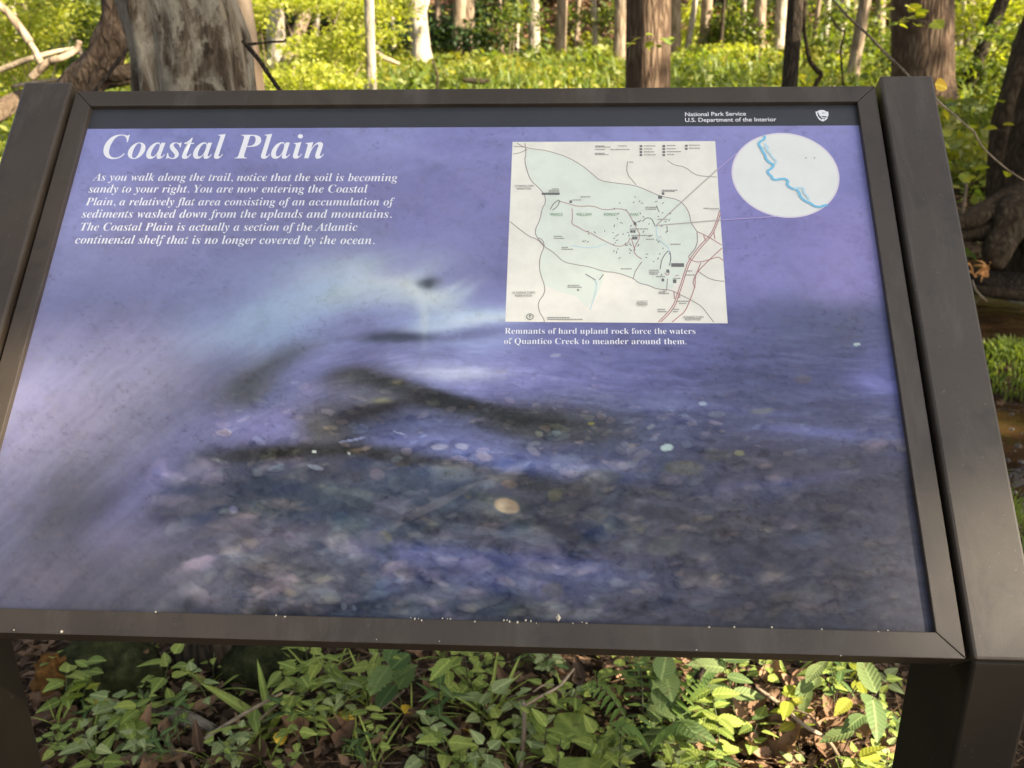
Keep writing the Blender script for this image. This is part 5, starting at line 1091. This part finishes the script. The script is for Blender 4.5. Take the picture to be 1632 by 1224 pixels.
OL = {'round': ('one of the small round-leaved seedlings filling the floor under the sign', 'small round-leaved seedlings'), 'oval': ('one of the small oval-leaved seedlings filling the floor under the sign', 'small oval-leaved seedlings'), 'elm': ('one of the small toothed seedlings filling the floor under the sign', 'small toothed seedlings'),
      'oval_pale': ('one of the pale oval-leaved seedlings filling the floor under the sign', 'pale oval-leaved seedlings'), 'round_pale': ('one of the pale round-leaved seedlings filling the floor under the sign', 'pale round-leaved seedlings'), 'lance': ('one of the narrow-leaved dark seedlings filling the floor under the sign', 'narrow-leaved dark seedlings'), 'blade': ('one of the thin grass tufts scattered under the sign', 'thin grass tufts')}
for i in range(235):
    px, py = rnd.uniform(70, 1430), 1030 + 200 * rnd.random()
    if 560 < px < 1000 and rnd.random() < .25: continue
    if 240 < px < 420 and py < 1130 and rnd.random() < .7: continue
    if 1165 < px < 1385 and py > 1105 and rnd.random() < .93: continue
    kd = rnd.choice(KD); h = rnd.uniform(.03, .12); x, y = gp(px, py, h * .7)
    nl_, sc_ = rnd.randint(3, 7) if kd != 'blade' else 7, rnd.uniform(.6, .95)
    seedling(kd, x, y, h, nl_, sc_, uniq(ADJ[kd] + ' ' + near(px, py), ['taller' if h > .065 else 'lower', 'larger' if sc_ > .78 else 'smaller']), group=OL[kd][1])
# fallen brown leaves
DL = [leaf_mesh('fallen_leaf', .07, .045, M['dead'], .7, 7, curl=-.35, fold=.6, wavy=.05), leaf_mesh('fallen_leaf', .055, .04, M['dead'], .7, 7, tooth=.12, curl=.3, fold=.3, wavy=.07), leaf_mesh('fallen_leaf', .085, .035, M['dead'], .8, 7, curl=-.5, fold=.9, wavy=.04)]
for i in range(230):
    px, py = rnd.uniform(60, 1440), rnd.uniform(1035, 1235)
    if i > 150: px, py = rnd.gauss(1260, 75), rnd.gauss(1190, 35)
    di = rnd.randrange(3); x, y = gp(px, py, .01); o = bpy.data.objects.new('fallen_leaf', DL[di]); COL.objects.link(o)
    sun_ = i > 150
    tag(o, uniq(('brown tightly curled dead leaf', 'brown jagged dead leaf', 'brown rolled long dead leaf')[di] + ' ' + near(px, py), ['paler', 'darker', 'smaller', 'larger', 'flatter']), 'leaf', 'dead leaves in the sunny patch' if sun_ else 'brown dead leaves in the shade')
    s_ = rnd.uniform(.5, 1.15); o.location = (x, y, ground_h(x, y) + rnd.uniform(.012, .03)); o.rotation_euler = (rnd.uniform(-.6, .6), rnd.uniform(-.5, .5), rnd.uniform(0, 6.28)); o.scale = (s_, s_, s_)
GL = leaf_mesh('golden_leaf', .05, .035, M['gold'], .65, 7, tooth=.12, curl=.2, fold=.3)
for px, py, s_, lab in [(147, 1119, .75, 'pale golden leaf beside the left leg, among fanned oval leaves'), (644, 1147, .85, 'bright golden fallen leaf left of the dark star plant'), (540, 1155, .8, 'orange-brown curled leaf in the shade left of the bright golden one'), (440, 1192, .75, 'rusty orange leaf low between the pale stick and the small stem'), (751, 1178, .6, 'small golden leaf edge peeping out right of the rounded leaf'), (970, 1048, .55, 'yellow leaf just under the rail right of the middle'), (1395, 1212, .7, 'golden leaf at the foot of the right leg')]:
    x, y = gp(px, py, .03); o = bpy.data.objects.new('golden_leaf', GL); COL.objects.link(o); tag(o, lab, 'leaf'); o.location = (x, y, ground_h(x, y) + .035); o.rotation_euler = (rnd.uniform(.2, .7), rnd.uniform(-.3, .3), rnd.uniform(0, 6)); o.scale = (s_,) * 3
# sticks
def stick(label, pts, rad, mk='twig', h=.03):
    P = [Vector((*gp(px, py, hh), hh)) for px, py, hh in pts]
    return thing_loft('stick', label, 'stick', P, rad, M[mk], seg=8, rough=.15, sub=4, seed=len(label))
stick('long pale straight stick slanting up to the right left of centre', [(285, 1212, .02), (330, 1175, .04), (385, 1140, .07), (450, 1104, .10)], [.004, .0042, .004, .003], 'twig_pale')
stick('second pale stick, crossing below the long pale one', [(330, 1224, .02), (375, 1180, .04), (410, 1150, .05), (470, 1100, .08)], [.0035, .004, .0035, .002], 'twig_pale')
stick('thick grey root lying behind the pale sticks', [(238, 1128, .02), (270, 1138, .03), (310, 1152, .03), (345, 1165, .01)], [.012, .018, .017, .010], 'bark_snag')
stick('short thick brown stick at the bottom left', [(160, 1216, .02), (195, 1212, .02), (235, 1206, .03)], [.009, .010, .011])
stick('thin brown stick falling steeply from the grey root to the bottom edge', [(252, 1155, .03), (270, 1185, .03), (290, 1225, .02)], [.006, .006, .006])
stick('brown stick rising to the right, left of the golden leaf', [(560, 1162, .02), (600, 1135, .03), (645, 1100, .05)], [.004, .0045, .003])
stick('upright grey stick leaning in front of the middle clump', [(830, 1224, .02), (834, 1180, .06), (836, 1150, .09), (834, 1118, .12)], [.0045, .005, .0045, .004], 'bark_tan')
stick('pale forked stick, its long arm rising to the right', [(836, 1125, .12), (858, 1112, .12), (890, 1095, .13), (905, 1078, .14), (915, 1066, .14)], [.0022, .0030, .0034, .0030, .002], 'twig_pale')
stick('thin upper prong beside the pale forked stick', [(850, 1103, .12), (866, 1092, .13), (884, 1092, .13)], [.0015, .0018, .001], 'twig_pale')
stick('thin level twig under the golden leaf', [(560, 1130, .02), (620, 1128, .03), (690, 1130, .02)], [.0022, .0025, .002])
stick('sunlit brown stem running down right through the sunny patch', [(1205, 1095, .14), (1240, 1120, .12), (1280, 1155, .09), (1320, 1180, .06), (1345, 1224, .03)], [.0028, .0045, .0045, .0040, .0035], 'bark_tan')
stick('thin fork splitting off the sunlit brown stem', [(1225, 1110, .12), (1262, 1130, .12), (1290, 1140, .12), (1304, 1160, .10)], [.002, .0024, .002, .0016])
stick('dark curved stem left of the layered branchlets', [(1085, 1150, .03), (1100, 1110, .10), (1112, 1080, .16), (1122, 1066, .18)], [.006, .008, .008, .006], 'bark_dark')
stick('dark side branch off the dark curved stem', [(1108, 1100, .12), (1125, 1108, .12), (1145, 1100, .13)], [.004, .004, .002], 'bark_dark')
for i in range(45):
    px, py = rnd.uniform(90, 1400), rnd.uniform(1050, 1215); a = rnd.uniform(-1, 1); l_ = rnd.uniform(25, 70)
    o = stick(uniq('thin brown twig ' + near(px, py), ['shorter', 'longer', 'darker', 'straighter']), [(px, py, .02), (px + l_ * .5 * math.cos(a), py - l_ * .4 * math.sin(a) + rnd.uniform(-4, 4), .03), (px + l_ * math.cos(a), py - l_ * .8 * math.sin(a), .04)], [.0012, .0016, .001]); o['group'] = 'thin brown twigs on the floor'
# mossy stump with dark hollow and rotten orange wood
k = NM('mossy_wood', .95, .1); k.color(k.ramp(k.noise(k.coord(), 26, 6, .7), [(.35, (.010, .010, .005)), (.55, (.035, .040, .014)), (.75, (.085, .08, .04))])); k.bump(k.noise(k.coord(), 60, 6, .7), 1, .01); M['moss'] = k.m
def lump(name, c, r_, mat, parent=None, seed=0, sub=3, amp=.25):
    bm = bmesh.new(); bmesh.ops.create_icosphere(bm, subdivisions=sub, radius=1)
    for v_ in bm.verts:
        d = v_.co.copy(); v_.co = Vector((d.x * r_[0], d.y * r_[1], d.z * r_[2])) * (1 + amp * mn.noise(d * 2.2 + Vector((seed, 0, 0))) + amp * .4 * mn.noise(d * 7 + Vector((seed, 0, 0))))
    me_ = bpy.data.meshes.new(name); bm.to_mesh(me_); bm.free(); me_.materials.append(mat); me_.polygons.foreach_set('use_smooth', [True] * len(me_.polygons))
    o = bpy.data.objects.new(name, me_); COL.objects.link(o); o.parent = parent; o.location = c; return o
x, y = gp(150, 1085, .05); st = empty('stump', (x, y, 0)); tag(st, 'low mossy rotting stump with a dark hollow, left of centre under the rail', 'stump')
lump('mossy_wood', (0, .06, .02), (.13, .09, .10), M['moss'], st, 1); lump('mossy_wood', (.22, .14, .03), (.10, .06, .12), M['bark_dark'], st, 4); 
lump('mossy_wood', (.36, .10, .0), (.12, .07, .09), M['moss'], st, 6)
M['rot'] = bark('rotten_orange_wood', (.10, .045, .012), (.24, .115, .03), (.36, .19, .055), (70, 70, 70), 1, .01, vor=.05)
x, y = gp(82, 1045, .10); o = lump('rotten_wood', (x, y, .03), (.05, .035, .06), M['rot'], None, 3, 4, .7); tag(o, 'lump of crumbly orange rotten wood beside the left leg, under the rail', 'wood')
# maple sprays and loose leaves around the right arm
LM['maple'] = leaf_mesh('sprig_leaf', .05, .045, M['vl_yellow'], .6, 7, tooth=.16, base=.8)
def sprig(label, px, py, Y, n, s_, spread, mesh='maple'):
    c = at(px, py, Y); root = empty('leaf_sprig', c); tag(root, label, 'leaves')
    loft('stem', [c + Vector((-spread, 0, .01)), c, c + Vector((spread, .01, -.01))], [.001, .0013, .0008], M['stemb'], root, 5, sub=3)
    for i in range(n): place_leaf(root, LM[mesh], (rnd.uniform(-spread, spread), rnd.uniform(-.05, .05), rnd.uniform(-.35, .35) * spread), rnd.uniform(0, 6.28), rnd.uniform(-.6, .6), rnd.uniform(-.7, .7), s_ * rnd.uniform(.7, 1.2))
sprig('bright leaves hanging left of the big reddish trunk near the top', 1425, 28, 4.5, 9, 1.2, .10)
sprig('bright leaves crossing the front of the big reddish trunk', 1468, 34, 4.5, 8, 1.1, .12)
sprig('small leaves crossing the front of the wide furrowed brown trunk', 1038, 62, 4.5, 9, .8, .11)
sprig('dull leaves at the left edge of the wide brown trunk', 1062, 70, 4.5, 5, .8, .05, 'elm')
sprig('lit leaf pair hanging over the dark bank beside the right arm', 1537, 276, 4.0, 3, 1.0, .06)
sprig('single small leaf on the drooping pale twig', 1618, 278, 2.4, 1, .5, .01)
sprig('green leaves hanging along the upper bank right of the arm', 1545, 222, 4.6, 5, 1.0, .10)
sprig('bluish leaves close to the right arm edge', 1518, 168, 4.0, 3, 1.1, .06, 'beech')
sprig('pale leaves catching light at the foot of the split trunk', 1580, 205, 5.0, 4, 1.0, .08)
sprig('green leaf cluster over the far bank plants', 1535, 140, 6.0, 8, 1.6, .25)
o = bpy.data.objects.new('golden_leaf', GL); COL.objects.link(o); tag(o, 'bright yellow leaf stuck against the top right corner of the right arm', 'leaf'); o.location = at(1490, 134, 1.135); o.rotation_euler = (1.3, .2, .3); o.scale = (.42,) * 3

# ------------------------------------------------------------------ unseen leaves added for shade: dense sunward of the sign, broken beyond
def add_shade_leaves():
    r = np.random.RandomState(88); s3 = np.array(SUN); out = []; siz = []
    gaps = [(plane_w(48, 660), .021), (plane_w(60, 915), -.004), (np.array(at(1598, 955, .72)), .008)]  # gaps cut in the leaves to let sun onto chosen spots
    gaps += [(np.array((*gp(px, py, .02), .02)), rad) for px, py, rad in ((1260, 1190, .19), (1330, 1165, .14), (1190, 1215, .07), (1290, 1110, .05), (1110, 1065, .08), (1020, 1055, .05), (1390, 1215, .04), (1070, 1090, .05), (1180, 1150, .05))]
    def drop(P, T_, rad):
        d = P - T_; d -= (d @ s3)[:, None] * s3; return (d * d).sum(1) < rad * rad
    # near the sign: small leaves packed to block the sun
    n = 26000
    g_ = np.stack([r.uniform(-2.6, 2.6, n), r.uniform(-.6, 4.6, n), r.uniform(0, 1.2, n)], 1); h = r.uniform(8.5, 12.5, n)
    P = g_ + s3 * ((h - g_[:, 2]) / s3[2])[:, None]; sz = r.uniform(.09, .20, n)
    keep = np.ones(n, bool)
    for T_, rad in gaps: keep &= ~drop(P, T_, rad + .06)
    out.append(P[keep]); siz.append(sz[keep])
    n = 26000  # second leaf mass, shaped to keep sun off the creek and bank
    g_ = np.stack([r.uniform(1.2, 8.5, n), r.uniform(2.6, 11.0, n), r.uniform(-.4, 1.5, n)], 1); h = r.uniform(9.0, 12.5, n)
    P = g_ + s3 * ((h - g_[:, 2]) / s3[2])[:, None]; keep = np.ones(n, bool)
    for T_, rad in ((np.array([2.3, 4.75, -.1]), .30), (np.array([2.75, 5.0, -.1]), .28), (np.array([2.05, 4.2, -.3]), .16), (np.array([3.2, 6.35, -.2]), .05), (np.array([4.9, 6.2, 1.0]), .10)): keep &= ~drop(P, T_, rad)
    for T_, rad in gaps: keep &= ~drop(P, T_, rad + .06)
    out.append(P[keep]); siz.append(r.uniform(.12, .26, n)[keep])
    # over the meadow: clumped, with holes
    n = 52000
    g_ = np.stack([r.uniform(-26, 28, n), r.uniform(4.0, 44, n), np.zeros(n)], 1); h = r.uniform(11, 15, n)
    d = np.array([mn.noise(Vector((x * .26, y * .20, 5))) + .6 * mn.noise(Vector((x * .8, y * .7, 15))) for x, y, _ in g_])
    open_ = -0.02 + np.where((g_[:, 1] > 12) & (g_[:, 1] < 22) & (g_[:, 0] > 1.5), -.4, 0) + np.where((g_[:, 1] > 22) & (g_[:, 1] < 34), .38, 0) + np.where(g_[:, 0] < 0, .28, 0)
    keep = (d > open_) & ~((g_[:, 0] < 2.6) & (g_[:, 0] > -2.6) & (g_[:, 1] < 4.6))
    P = g_ + s3 * (h / s3[2])[:, None]; sz = r.uniform(.25, .55, n)
    for T_, rad in gaps: keep &= ~drop(P, T_, rad + .25)
    out.append(P[keep]); siz.append(sz[keep])
    tag(leaf_cloud('shade_canopy', np.concatenate(out), np.concatenate(siz), M['leaf_crown'], seed=3, up=.2), 'unseen leaf mass added to shade the sign and creek, broken beyond for sun patches', kind='stuff')
def plane_w(px, py):
    x, y = plane(px, py); return np.array(SM @ Vector((x * S, -y * S, 0)))
add_shade_leaves()
